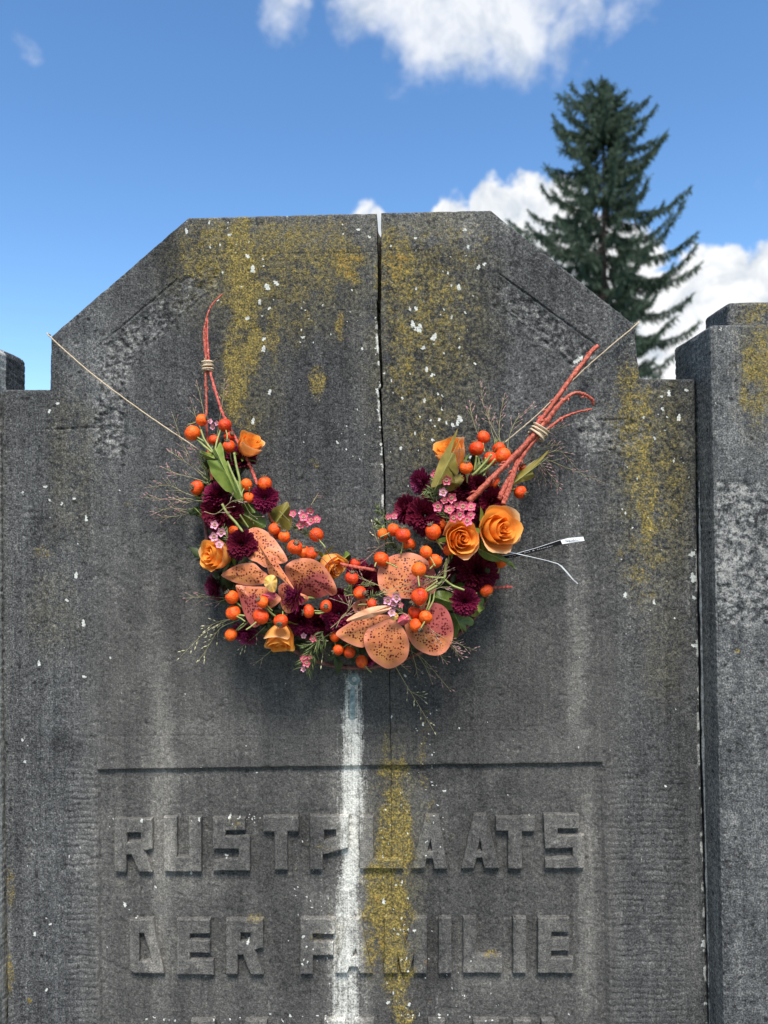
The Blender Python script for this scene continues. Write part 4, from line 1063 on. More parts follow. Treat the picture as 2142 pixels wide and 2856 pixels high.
petal(o1, M_ORCHID, [(742, 745), (800, 800), (870, 825), (918, 848), (905, 880), (940, 940), (1000, 1030), (1062, 1135), (1020, 1110), (940, 1040), (880, 1010), (830, 1000), (812, 930), (790, 850)], (870, 930), C_, .095, .006, (0, 0), name='lip', seed=6, fold=(.55, .83), wine=((900, 900), 110, .5))
petal(o1, M_COLUMN, [(790, 1040), (840, 1005), (890, 1020), (905, 1060), (900, 1130), (880, 1165), (840, 1160), (800, 1120), (780, 1080)], (845, 1080), C_, .098, .012, (0, 0), name='column', seed=7, rings=6)
petal(o1, M_LIP, [(765, 1195), (810, 1172), (880, 1170), (902, 1190), (880, 1230), (840, 1255), (800, 1225)], (845, 1205), C_, .092, .006, (0, 0), name='lip', seed=8, rings=5)
o2 = orchid_root(D_, 690, 880, .085, 'spotted orange orchid with a broad drooping petal at the bottom of the wreath')
petal(o2, M_ORCHID, [(640, 905), (700, 915), (760, 975), (800, 1060), (805, 1140), (780, 1215), (710, 1268), (640, 1286), (585, 1262), (510, 1205), (465, 1120), (458, 1040), (490, 975), (560, 940)], (640, 1100), D_, .086, .011, (0, -.006), seed=11)
petal(o2, M_ORCHID, [(240, 1012), (300, 960), (400, 905), (500, 880), (600, 870), (690, 880), (660, 940), (560, 1000), (490, 1060), (460, 1118), (400, 1115), (320, 1080), (270, 1050)], (450, 975), D_, .079, .008, (.008, 0), seed=12)
petal(o2, M_ORCHID, [(560, 575), (575, 500), (640, 430), (730, 398), (820, 392), (910, 425), (980, 490), (1015, 570), (1020, 640), (1000, 700), (940, 720), (850, 745), (740, 742), (640, 730), (580, 670)], (780, 560), D_, .068, .012, (0, .006), seed=13, wine=((940, 640), 230, .85))
petal(o2, M_ORCHID, [(770, 920), (800, 860), (880, 800), (960, 775), (1050, 790), (1110, 850), (1145, 960), (1140, 1060), (1095, 1145), (1030, 1183), (950, 1175), (860, 1130), (810, 1070), (780, 1000)], (960, 980), D_, .076, .010, (.002, 0), seed=14, wine=((1060, 880), 240, 1.0))
petal(o2, M_ORCHID, [(370, 790), (420, 755), (480, 750), (560, 800), (600, 860), (520, 880), (420, 870), (380, 840)], (480, 815), D_, .074, .005, (0, 0), seed=15)
petal(o2, M_SEPAL, [(320, 916), (380, 868), (470, 825), (560, 803), (640, 800), (668, 815), (640, 840), (570, 872), (480, 900), (400, 915)], (500, 860), D_, .098, .007, (.003, -.006), name='sepal', seed=16)
petal(o2, M_LIP, [(715, 920), (735, 880), (775, 860), (805, 890), (800, 925), (765, 950), (730, 945)], (765, 905), D_, .094, .012, (0, 0), name='lip', seed=17, rings=6)
petal(o2, M_COLUMN, [(660, 870), (690, 850), (720, 870), (715, 905), (685, 915), (662, 900)], (690, 885), D_, .098, .010, (0, 0), name='column', seed=18, rings=6)

# --- leaves
def leaf(K, outline, heart, d, mat=M_LEAF, fold=None, bulge=.004, tilt=(0, 0), seed=0, label=None):
    V, F, a = patch(outline, heart, K, d, bulge, tilt, 6, len(outline) * 3, .0012, seed, fold, None, .0004)
    o = mesh_obj('leaf', V, F, mat, wreath, attrs=a)
    # midrib
    if fold is not None:
        u, v = K(*heart); f = np.array(fold) / np.hypot(*fold); ext = max(abs((np.array(K(*p)) - (u, v)) @ f) for p in outline) * .85
        mid = [at(u + f[0] * t, v + f[1] * t, -(d + bulge * (1 - (t / ext) ** 2) + .0045)) for t in np.linspace(-ext, ext, 7)]
        r = mesh_obj('midrib', *tube(mid, np.linspace(.0006, .0002, 7), 5), M_STALK); r.parent = o; r.location = Vector(r.location) - world_loc(o)
    return o
leaf(A_, [(452, 1402), (486, 1392), (515, 1342), (542, 1400), (552, 1478), (590, 1545), (606, 1610), (660, 1665), (692, 1690), (700, 1760), (702, 1837), (650, 1815), (600, 1760), (560, 1745), (500, 1680), (440, 1600), (428, 1550), (408, 1492), (470, 1495), (500, 1485), (470, 1440)], (570, 1600), .078, M_LEAF, (.42, .9), seed=1)
leaf(A_, [(342, 1412), (400, 1425), (450, 1440), (470, 1480), (430, 1490), (385, 1470)], (410, 1455), .050, M_LEAF, (.9, .4), seed=2)
leaf(C_, [(480, 330), (570, 350), (640, 380), (720, 430), (790, 470), (800, 560), (700, 590), (620, 560), (540, 500)], (650, 480), .052, M_LEAF, (.9, .5), seed=3)
leaf(C_, [(835, 430), (880, 385), (950, 355), (1000, 328), (1022, 380), (1042, 470), (1035, 570), (980, 605), (900, 560), (830, 510)], (935, 470), .046, M_LEAF_O, (.6, -.8), seed=4)
leaf(B_, [(520, 950), (545, 890), (590, 820), (640, 725), (655, 705), (640, 770), (610, 850), (640, 870), (648, 920), (660, 985), (640, 1010), (600, 980), (640, 1050), (560, 1060), (480, 1090), (500, 1010)], (585, 940), .080, M_LEAF_O, (.45, -.9), seed=5)
leaf(B_, [(480, 1010), (560, 970), (650, 1000), (700, 1020), (660, 1090), (580, 1120), (500, 1120)], (580, 1050), .058, M_LEAF_O, (.9, .1), seed=6)
leaf(B_, [(1000, 1060), (1060, 990), (1140, 935), (1200, 890), (1262, 838), (1210, 910), (1165, 960), (1150, 990), (1168, 1012), (1130, 1040), (1090, 1050), (1060, 1060), (1030, 1075)], (1080, 1020), .050, M_LEAF_O, (.8, -.6), seed=7)
leaf(B_, [(920, 1110), (980, 1080), (1025, 1080), (1032, 1110), (985, 1125), (960, 1160), (920, 1150)], (970, 1115), .048, M_LEAF_O, (.9, -.2), seed=8)
leaf(B_, [(778, 1480), (815, 1468), (880, 1490), (930, 1530), (980, 1560), (1010, 1580), (1040, 1630), (1000, 1595), (960, 1575), (900, 1580), (840, 1565), (800, 1530)], (870, 1530), .066, M_LEAF, (.9, .42), seed=9)
leaf(B_, [(480, 1800), (540, 1770), (620, 1790), (660, 1840), (620, 1900), (540, 1880)], (570, 1835), .062, M_LEAF, (.9, .3), seed=10)
leaf(D_, [(1120, 860), (1180, 870), (1230, 880), (1260, 880), (1300, 908), (1295, 950), (1260, 950), (1235, 920), (1248, 1000), (1205, 975), (1180, 1010), (1170, 1062), (1145, 1040), (1140, 960)], (1185, 930), .054, M_LEAF, (.4, .9), seed=11)
leaf(D_, [(1280, 760), (1370, 738), (1382, 770), (1372, 800), (1390, 822), (1350, 850), (1330, 880), (1280, 880), (1270, 820)], (1320, 820), .052, M_LEAF, (.6, .7), seed=12)
leaf(D_, [(1010, 700), (1060, 690), (1120, 710), (1160, 760), (1150, 830), (1090, 830), (1030, 790)], (1085, 760), .054, M_LEAF, (.8, .5), seed=13)
leaf(D_, [(1120, 640), (1190, 620), (1250, 640), (1240, 690), (1160, 700)], (1185, 660), .046, M_LEAF, (.9, -.2), seed=14)
leaf(C_, [(1470, 880), (1520, 830), (1540, 785), (1580, 815), (1590, 850), (1560, 895), (1500, 905)], (1535, 850), .048, M_LEAF, (.7, -.6), seed=15)
leaf(C_, [(125, 390), (170, 375), (215, 400), (220, 450), (190, 468), (150, 440)], (175, 420), .038, M_LEAF, (.6, .6), seed=16)
leaf(C_, [(140, 270), (200, 265), (235, 285), (215, 320), (165, 310)], (190, 290), .036, M_LEAF, (.9, .1), seed=17)
leaf(C_, [(590, 240), (620, 330), (660, 365), (700, 350), (720, 420), (640, 430), (580, 350)], (640, 350), .060, M_LEAF, (.5, .8), seed=18)
leaf(B_, [(420, 1100), (480, 1060), (540, 1080), (560, 1130), (480, 1150)], (490, 1105), .048, M_LEAF, (.9, .0), seed=19)

# --- stalks
def stalk(K, pts, r0, r1, d0, d1, mat=M_STALK, name='stalk'):
    q = [at(*K(x, y), Y=-(d0 + (d1 - d0) * i / (len(pts) - 1))) for i, (x, y) in enumerate(pts)]
    c = cat(q, 6)
    return mesh_obj(name, *tube(c, np.linspace(size(r0, d0), size(r1, d1), len(c)), 7, jit=.08), mat, wreath)
for a in ((A_, [(355, 1240), (385, 1320), (440, 1400), (500, 1470)], 2.6, 3.0, .060, .072), (A_, [(318, 1312), (380, 1370), (450, 1430)], 2.6, 3.2, .058, .072), (A_, [(520, 1235), (490, 1330), (475, 1400)], 2.4, 3.0, .056, .072),
          (A_, [(630, 1430), (650, 1540), (675, 1650), (680, 1750)], 3.2, 3.6, .074, .08), (A_, [(575, 1500), (610, 1590), (655, 1690), (700, 1800)], 2.6, 3.6, .084, .088), (C_, [(395, 350), (440, 430), (520, 520), (590, 610)], 3.6, 3.4, .086, .086), (C_, [(560, 450), (600, 510), (640, 570)], 2.4, 2.4, .072, .068),
          (D_, [(1098, 440), (1085, 520), (1075, 585), (1010, 650), (940, 690)], 4.4, 3.8, .072, .092), (D_, [(1075, 585), (980, 580), (885, 565)], 3.0, 2.6, .086, .096), (D_, [(1080, 600), (1140, 645), (1230, 680)], 3.2, 3.0, .082, .084),
          (D_, [(1000, 690), (990, 760), (950, 840)], 2.4, 2.2, .088, .094), (D_, [(970, 700), (960, 770), (935, 840)], 2.4, 2.2, .088, .094), (D_, [(955, 720), (920, 790), (890, 820)], 2.4, 2.2, .086, .09), (C_, [(1140, 1225), (1190, 1218), (1260, 1225)], 4.0, 3.4, .080, .066),
          (B_, [(880, 870), (840, 920), (780, 985), (750, 1010)], 3.2, 3.4, .070, .066), (B_, [(905, 900), (860, 950), (790, 1000)], 2.8, 3.0, .068, .064), (B_, [(780, 880), (775, 920), (765, 980)], 3.2, 3.0, .066, .062), (B_, [(840, 890), (830, 950), (800, 990)], 2.4, 2.6, .068, .064),
          (C_, [(520, 1380), (570, 1380), (605, 1385)], 2.6, 2.4, .074, .078), (C_, [(540, 1520), (600, 1475), (650, 1430)], 2.0, 2.2, .062, .058), (C_, [(1255, 1360), (1300, 1362), (1350, 1350)], 2.6, 2.4, .074, .07), (C_, [(800, 1310), (850, 1360), (890, 1390)], 2.6, 3.0, .088, .08),
          (D_, [(1330, 705), (1290, 700), (1230, 690)], 2.4, 2.4, .06, .06), (D_, [(345, 640), (330, 680), (310, 720)], 2.4, 2.4, .062, .06), (D_, [(540, 500), (550, 470), (580, 440)], 2, 2, .08, .072), (D_, [(930, 280), (980, 300), (1075, 325)], 2.0, 2.2, .082, .075)):
    stalk(*a)

# --- rose hips
def hip_meshes(seed):
    rg = random.Random(seed); V, F = [], []; nz, na = 11, 16; ph = [rg.uniform(0, 6) for _ in range(4)]
    for i in range(nz + 1):
        th = math.pi * i / nz
        for j in range(na):
            a = 2 * math.pi * j / na
            r = math.sin(th) * (1 + .04 * math.sin(2 * a + ph[0]) + .03 * math.sin(3 * a + ph[1])); z = math.cos(th) * .97
            if z > .6: z -= .10 * (z - .6) / .4 * (1 - r) ; r *= 1.0 + .04 * z
            if z < -.5: r *= 1 - .10 * (-z - .5)
            V.append((math.cos(a) * r, math.sin(a) * r, z))
    for i in range(nz):
        for j in range(na):
            F.append([i * na + j, (i + 1) * na + j, (i + 1) * na + (j + 1) % na, i * na + (j + 1) % na])
    body = proto('rose_hip', V, F, M_HIP)
    parts = [tube([(0, 0, .84), (0, 0, .95), (0, 0, 1.08)], [.42, .40, .26], 9, jit=.1)]
    for k in range(7):
        a = k * .9 + rg.uniform(-.2, .2); c, s = math.cos(a), math.sin(a); q = rg.uniform(.8, 1.25)
        parts.append(tube([(c * .26, s * .26, .95), (c * .36 * q, s * .36 * q, 1.12), (c * .42 * q, s * .42 * q, 1.22 * (.9 + .1 * q))], [.10, .08, .02], 5))
    cal = proto('calyx', *join(parts), M_CALYX)
    stem = proto('stem', *tube(cat([(0, 0, -.9), (.05, .02, -1.3), (.18, .05, -1.9), (.25, .2, -2.6)], 4), .10, 6), M_STALK)
    return body, cal, stem
HIPS_M = [hip_meshes(k) for k in range(4)]
HIPS = [  # crop, x, y, r, depth, calyx direction
    (A_, 362, 1160, 50, .056, (.9, -.1, .3)), (A_, 288, 1268, 66, .058, (-.7, .3, .6)), (A_, 553, 1203, 56, .054, (-.3, .5, .8)), (A_, 590, 1292, 46, .050, (.5, -.5, .3)), (A_, 465, 1325, 46, .050, (.2, .2, 1)), (A_, 588, 1377, 54, .066, (-.1, -.5, .9)),
    (A_, 323, 1720, 61, .050, (-.55, -.85, .05)), (A_, 730, 1695, 52, .066, (.2, .6, .6)), (A_, 885, 1690, 60, .060, (-.1, -.1, 1)), (A_, 750, 1800, 48, .066, (-.3, .6, -.6)),
    (C_, 505, 600, 53, .070, (.5, .5, .6)), (C_, 880, 582, 54, .074, (.8, -.2, .5)), (C_, 972, 652, 58, .078, (.05, -.35, .95)), (C_, 1070, 750, 71, .086, (.3, -.7, .65)), (C_, 1150, 795, 62, .078, (0, -.6, .9)), (C_, 1222, 810, 62, .080, (.8, -.3, .6)), (C_, 1270, 636, 69, .070, (-.4, .5, .7)), (C_, 905, 640, 40, .064, (.3, .7, .5)),
    (C_, 487, 1213, 60, .074, (-.55, -.35, .75)), (C_, 500, 1357, 68, .070, (-.5, .6, .3)), (C_, 770, 1257, 58, .098, (-.6, -.6, .55)), (C_, 755, 1395, 74, .092, (.5, .6, .6)), (C_, 940, 1434, 67, .098, (-.1, -.9, -.4)), (C_, 1197, 1345, 62, .082, (-.95, -.25, -.1)), (C_, 1358, 1297, 58, .086, (.1, -1, .1)),
    (C_, 480, 1560, 58, .060, (-.7, .2, -.6)), (C_, 1597, 1035, 64, .084, (.1, -.35, .95)), (C_, 1630, 905, 52, .058, (.4, -.2, .7)), (C_, 1658, 1182, 46, .086, (.9, -.4, .2)),
    (D_, 600, 248, 43, .060, (0, -.6, -.5)), (D_, 685, 215, 49, .062, (.6, .4, .4)), (D_, 757, 255, 60, .074, (0, -.1, 1)), (D_, 805, 328, 52, .056, (0, -.4, -.7)), (D_, 990, 230, 59, .086, (-.35, -.3, .9)), (D_, 590, 440, 58, .070, (-.5, .5, .3)), (D_, 935, 388, 48, .088, (-.5, .4, .6)), (D_, 1005, 457, 56, .082, (.2, .7, .4)),
    (D_, 878, 522, 58, .102, (.1, .6, .8)), (D_, 882, 730, 63, .100, (-.7, -.1, -.7)), (D_, 425, 700, 52, .082, (.9, -.4, -.05)), (D_, 520, 785, 43, .088, (.9, -.2, .1)), (D_, 850, 852, 52, .090, (.3, .1, .8)), (D_, 932, 890, 54, .102, (.2, .7, .6)), (D_, 858, 952, 53, .098, (.5, -.5, -.5)),
    (D_, 1400, 685, 55, .058, (.5, -.3, -.8)), (D_, 1512, 457, 50, .044, (.2, .1, .8)), (D_, 258, 1140, 43, .062, (-.9, -.2, -.4)), (D_, 343, 1157, 47, .058, (-.2, .3, -.8)), (D_, 440, 1230, 46, .050, (-.5, .5, .5)), (D_, 232, 1035, 42, .056, (0, 0, 1)), (D_, 1108, 372, 42, .066, (0, .5, .7)), (D_, 1045, 170, 46, .060, (.5, .5, .3)),
    (B_, 825, 757, 43, .048, (.1, .4, .8)), (B_, 782, 832, 51, .054, (-.2, .2, 1)), (B_, 928, 832, 46, .048, (-.2, .3, .9)), (B_, 955, 880, 51, .054, (.7, .2, .5)), (B_, 870, 902, 49, .052, (.3, .4, .6)), (B_, 712, 960, 46, .076, (0, -.35, .95)), (B_, 1068, 1120, 46, .046, (.8, -.4, -.35)), (B_, 892, 1052, 46, .056, (.6, -.3, -.3)), (B_, 1085, 960, 26, .044, (.3, 0, .9))]
for i, (K, x, y, r, d, n) in enumerate(HIPS):
    b, c, st = HIPS_M[i % 4]; s = size(r / SCL[K], d)
    q = rnd.uniform(.86, 1.14)
    ob = use('rose_hip', b, wreath, W(K, x, y, d), n, (s, s, s * q), i * 2.1)
    use('calyx', c, ob); use('stem', st, ob)

# --- waxflowers
def wax_meshes(seed, mat):
    rg = random.Random(seed); V, F, tip = [], [], []
    for k in range(5):
        a0 = k * 1.2566 + rg.uniform(-.08, .08); b = len(V)
        for i in range(6):
            t = i / 5; w = .40 * math.sin(math.pi * min(.97, .16 + .80 * t)) ** .8
            for e in (-1, -.5, 0, .5, 1):
                r = .30 + .74 * t - .10 * abs(e) * t; z = .05 + .28 * t * t + .10 * e * e
                V.append((math.cos(a0) * r - math.sin(a0) * e * w, math.sin(a0) * r + math.cos(a0) * e * w, z)); tip.append(t + .2 * abs(e))
        F += [[b + i * 5 + j, b + i * 5 + j + 1, b + (i + 1) * 5 + j + 1, b + (i + 1) * 5 + j] for i in range(5) for j in range(4)]
    cup = []
    for i, (r, z) in enumerate(((.08, -.55), (.26, -.30), (.36, .05), (.40, .22), (.30, .20), (.22, .08), (.06, .05))):
        cup += [(math.cos(j * .5236) * r, math.sin(j * .5236) * r, z) for j in range(12)]
    cf = [[i * 12 + j, i * 12 + (j + 1) % 12, (i + 1) * 12 + (j + 1) % 12, (i + 1) * 12 + j] for i in range(6) for j in range(12)]
    pis = tube([(0, 0, 0), (0, 0, .3), (0, 0, .45)], [.06, .05, .07], 6)
    return proto('waxflower', V, F, mat, dict(tip=tip)), proto('cup', *join([(cup, cf), pis]), M_WAXC)
WAX, WAXP = wax_meshes(1, M_WAX), wax_meshes(2, M_WAX_PALE)
WL = [(C_, 330, 543, 46, .086, 1), (C_, 388, 608, 46, .088, 1), (C_, 322, 652, 48, .086, 1), (C_, 368, 728, 44, .090, 1), (C_, 1055, 440, 38, .060, 0), (C_, 1135, 428, 36, .060, 1), (C_, 1150, 470, 48, .066, 0), (C_, 1215, 412, 40, .062, 0), (C_, 1222, 505, 46, .068, 0), (C_, 1125, 542, 42, .064, 0), (C_, 1272, 495, 44, .064, 0), (C_, 1180, 530, 36, .058, 0),
      (B_, 505, 1000, 32, .076, 0), (B_, 580, 1040, 36, .080, 0), (B_, 560, 1120, 32, .078, 1), (B_, 612, 1157, 38, .084, 0), (B_, 570, 1170, 28, .080, 0), (B_, 525, 1215, 37, .086, 0), (B_, 600, 1235, 38, .090, 0), (B_, 690, 1215, 40, .094, 0), (B_, 745, 1217, 36, .092, 0), (B_, 625, 1290, 36, .096, 0), (B_, 667, 1268, 38, .098, 0), (B_, 715, 1308, 40, .100, 0), (B_, 742, 1270, 30, .096, 0), (B_, 650, 1205, 26, .088, 0),
      (B_, 195, 1280, 22, .058, 0), (B_, 235, 1275, 26, .060, 0), (D_, 640, 757, 40, .098, 1), (D_, 710, 735, 42, .100, 1), (D_, 670, 852, 34, .104, 1), (D_, 745, 795, 24, .100, 0), (D_, 690, 780, 30, .096, 1), (C_, 1242, 1592, 38, .070, 0), (C_, 1150, 1780, 38, .066, 0), (C_, 1180, 1818, 44, .070, 0), (C_, 1150, 1878, 28, .064, 1), (C_, 1210, 1765, 26, .062, 0), (C_, 1150, 1570, 30, .056, 1),
      (A_, 430, 1170, 26, .050, 1), (A_, 455, 1215, 26, .050, 1), (A_, 490, 1185, 22, .050, 1), (B_, 540, 1660 - 100, 20, .06, 1)]
for i, (K, x, y, r, d, k) in enumerate(WL):
    m_ = WAXP if k else WAX
    ob = use('waxflower', m_[0], wreath, W(K, x, y, d), (rnd.uniform(-.45, .45), -1, rnd.uniform(-.35, .5)), size(r / SCL[K], d), i * .9)
    use('cup', m_[1], ob)

# --- needle sprigs
def sprig(K, pts, d0, d1, n, L, seed, mat=M_NEEDLE):
    rg = random.Random(seed); q = [at(*K(x, y), Y=-(d0 + (d1 - d0) * i / (len(pts) - 1))) for i, (x, y) in enumerate(pts)]; c = cat(q, 8)
    parts = [tube(c, size(1.4, d0), 5)]
    for i in range(n):
        k = int(i / n * (len(c) - 2)); t = c[k + 1] - c[k]; t /= np.linalg.norm(t)
        s = np.array([rg.gauss(0, 1), rg.gauss(-.2, .6), rg.gauss(0, 1)]); s -= t * (s @ t); s /= np.linalg.norm(s)
        l = size(L / SCL[K], d0) * rg.uniform(.6, 1.1); e = c[k] + (t * .8 + s * .75) * l
        parts.append(tube([c[k], (c[k] + e) / 2 + s * l * .05, e], [.0005, .0007, .0001], 5))
    o = mesh_obj('needle_sprig', *join(parts), mat, wreath); o['kind'] = 'stuff'
for a in ((D_, [(700, 230), (640, 150), (580, 80), (545, 30)], .05, .036, 34, 60, 1), (D_, [(660, 240), (600, 190), (530, 150)], .05, .036, 26, 50, 2), (B_, [(560, 1130), (490, 1110), (420, 1120)], .07, .058, 26, 60, 3), (B_, [(600, 1100), (540, 1060), (470, 1030)], .072, .06, 26, 60, 4),
          (C_, [(1330, 1530), (1270, 1640), (1200, 1740), (1120, 1900)], .068, .058, 44, 110, 5), (C_, [(1360, 1600), (1280, 1700), (1230, 1800), (1180, 1930)], .062, .050, 40, 90, 6), (C_, [(1300, 1600), (1220, 1650), (1140, 1690)], .066, .06, 22, 80, 7),
          (B_, [(640, 1330), (560, 1260), (500, 1180), (440, 1140)], .075, .066, 34, 70, 8), (C_, [(480, 700), (430, 640), (400, 560)], .082, .08, 20, 60, 9), (C_, [(1230, 640), (1150, 600), (1050, 560)], .056, .05, 30, 60, 10), (D_, [(760, 860), (720, 800), (690, 690)], .094, .09, 24, 50, 11),
          (B_, [(780, 1010), (830, 930), (890, 860), (940, 780)], .06, .046, 44, 70, 12), (B_, [(760, 1000), (860, 930), (950, 860)], .062, .046, 40, 70, 13), (A_, [(420, 1700), (400, 1560), (370, 1440)], .05, .04, 30, 70, 14), (A_, [(560, 1700), (560, 1600), (590, 1500)], .052, .05, 24, 60, 15),
          (D_, [(480, 800), (540, 720), (640, 700)], .088, .09, 22, 60, 16), (D_, [(300, 700), (420, 660), (540, 640)], .07, .07, 26, 60, 17), (B_, [(250, 1480), (200, 1420), (120, 1330)], .05, .04, 30, 60, 18), (B_, [(330, 1560), (260, 1500), (170, 1480)], .05, .04, 26, 60, 19)):
    sprig(*a)

# --- airy grass panicles
SEEDV, SEEDF = tube([(0, 0, -1), (0, 0, -.4), (0, 0, .2), (0, 0, 1)], [.05, .34, .30, .03], 6)
def panicle(K, pts, d0, d1, nb, seed, cream=False, spread=34, start=.35, sr=1.0):
    rg = random.Random(seed); q = [at(*K(x, y), Y=-(d0 + (d1 - d0) * i / (len(pts) - 1))) for i, (x, y) in enumerate(pts)]; c = cat(q, 10); m = len(c)
    st = [tube(c, np.linspace(size(.9, d0), size(.45, d1), m), 4)]; sd = []
    def seed_at(p, t):
        t = t / (np.linalg.norm(t) + 1e-9); R = np.array(Vector(t).to_track_quat('Z', 'Y').to_matrix()); l = size(rg.uniform(4.2, 6.2), d1) * sr
        sd.append(((SEEDV * np.array([l * .8, l * .8, l])) @ R.T + p + t * l, SEEDF))
    for i in range(nb):
        k = int((start + (1 - start) * (i + .5) / nb) * (m - 2)); t = c[k + 1] - c[k]; t /= np.linalg.norm(t)
        s = np.array([rg.gauss(0, 1), rg.gauss(-.1, .5), rg.gauss(0, 1)]); s -= t * (s @ t); s /= np.linalg.norm(s)
        l = size(rg.uniform(.5, 1.2) * spread, d0) * (1.1 - .6 * i / nb); mid = c[k] + (t * .8 + s * .35) * l * .5; e = c[k] + (t * .9 + s * .5) * l
        st.append(tube([c[k], mid, e], [size(.5, d0), size(.4, d0), size(.35, d0)], 4)); seed_at(e, e - mid)
        if rg.random() < .6:
            seed_at(mid, (mid - c[k]) + s * l * .2)
    seed_at(c[-1], c[-1] - c[-2])
    o = mesh_obj('grass_panicle', *join(st), M_GRASS, wreath); o['kind'] = 'stuff'
    s_ = mesh_obj('seed_spray', *join(sd), M_SEED_C if cream else M_SEED_P, o); s_['kind'] = 'stuff'
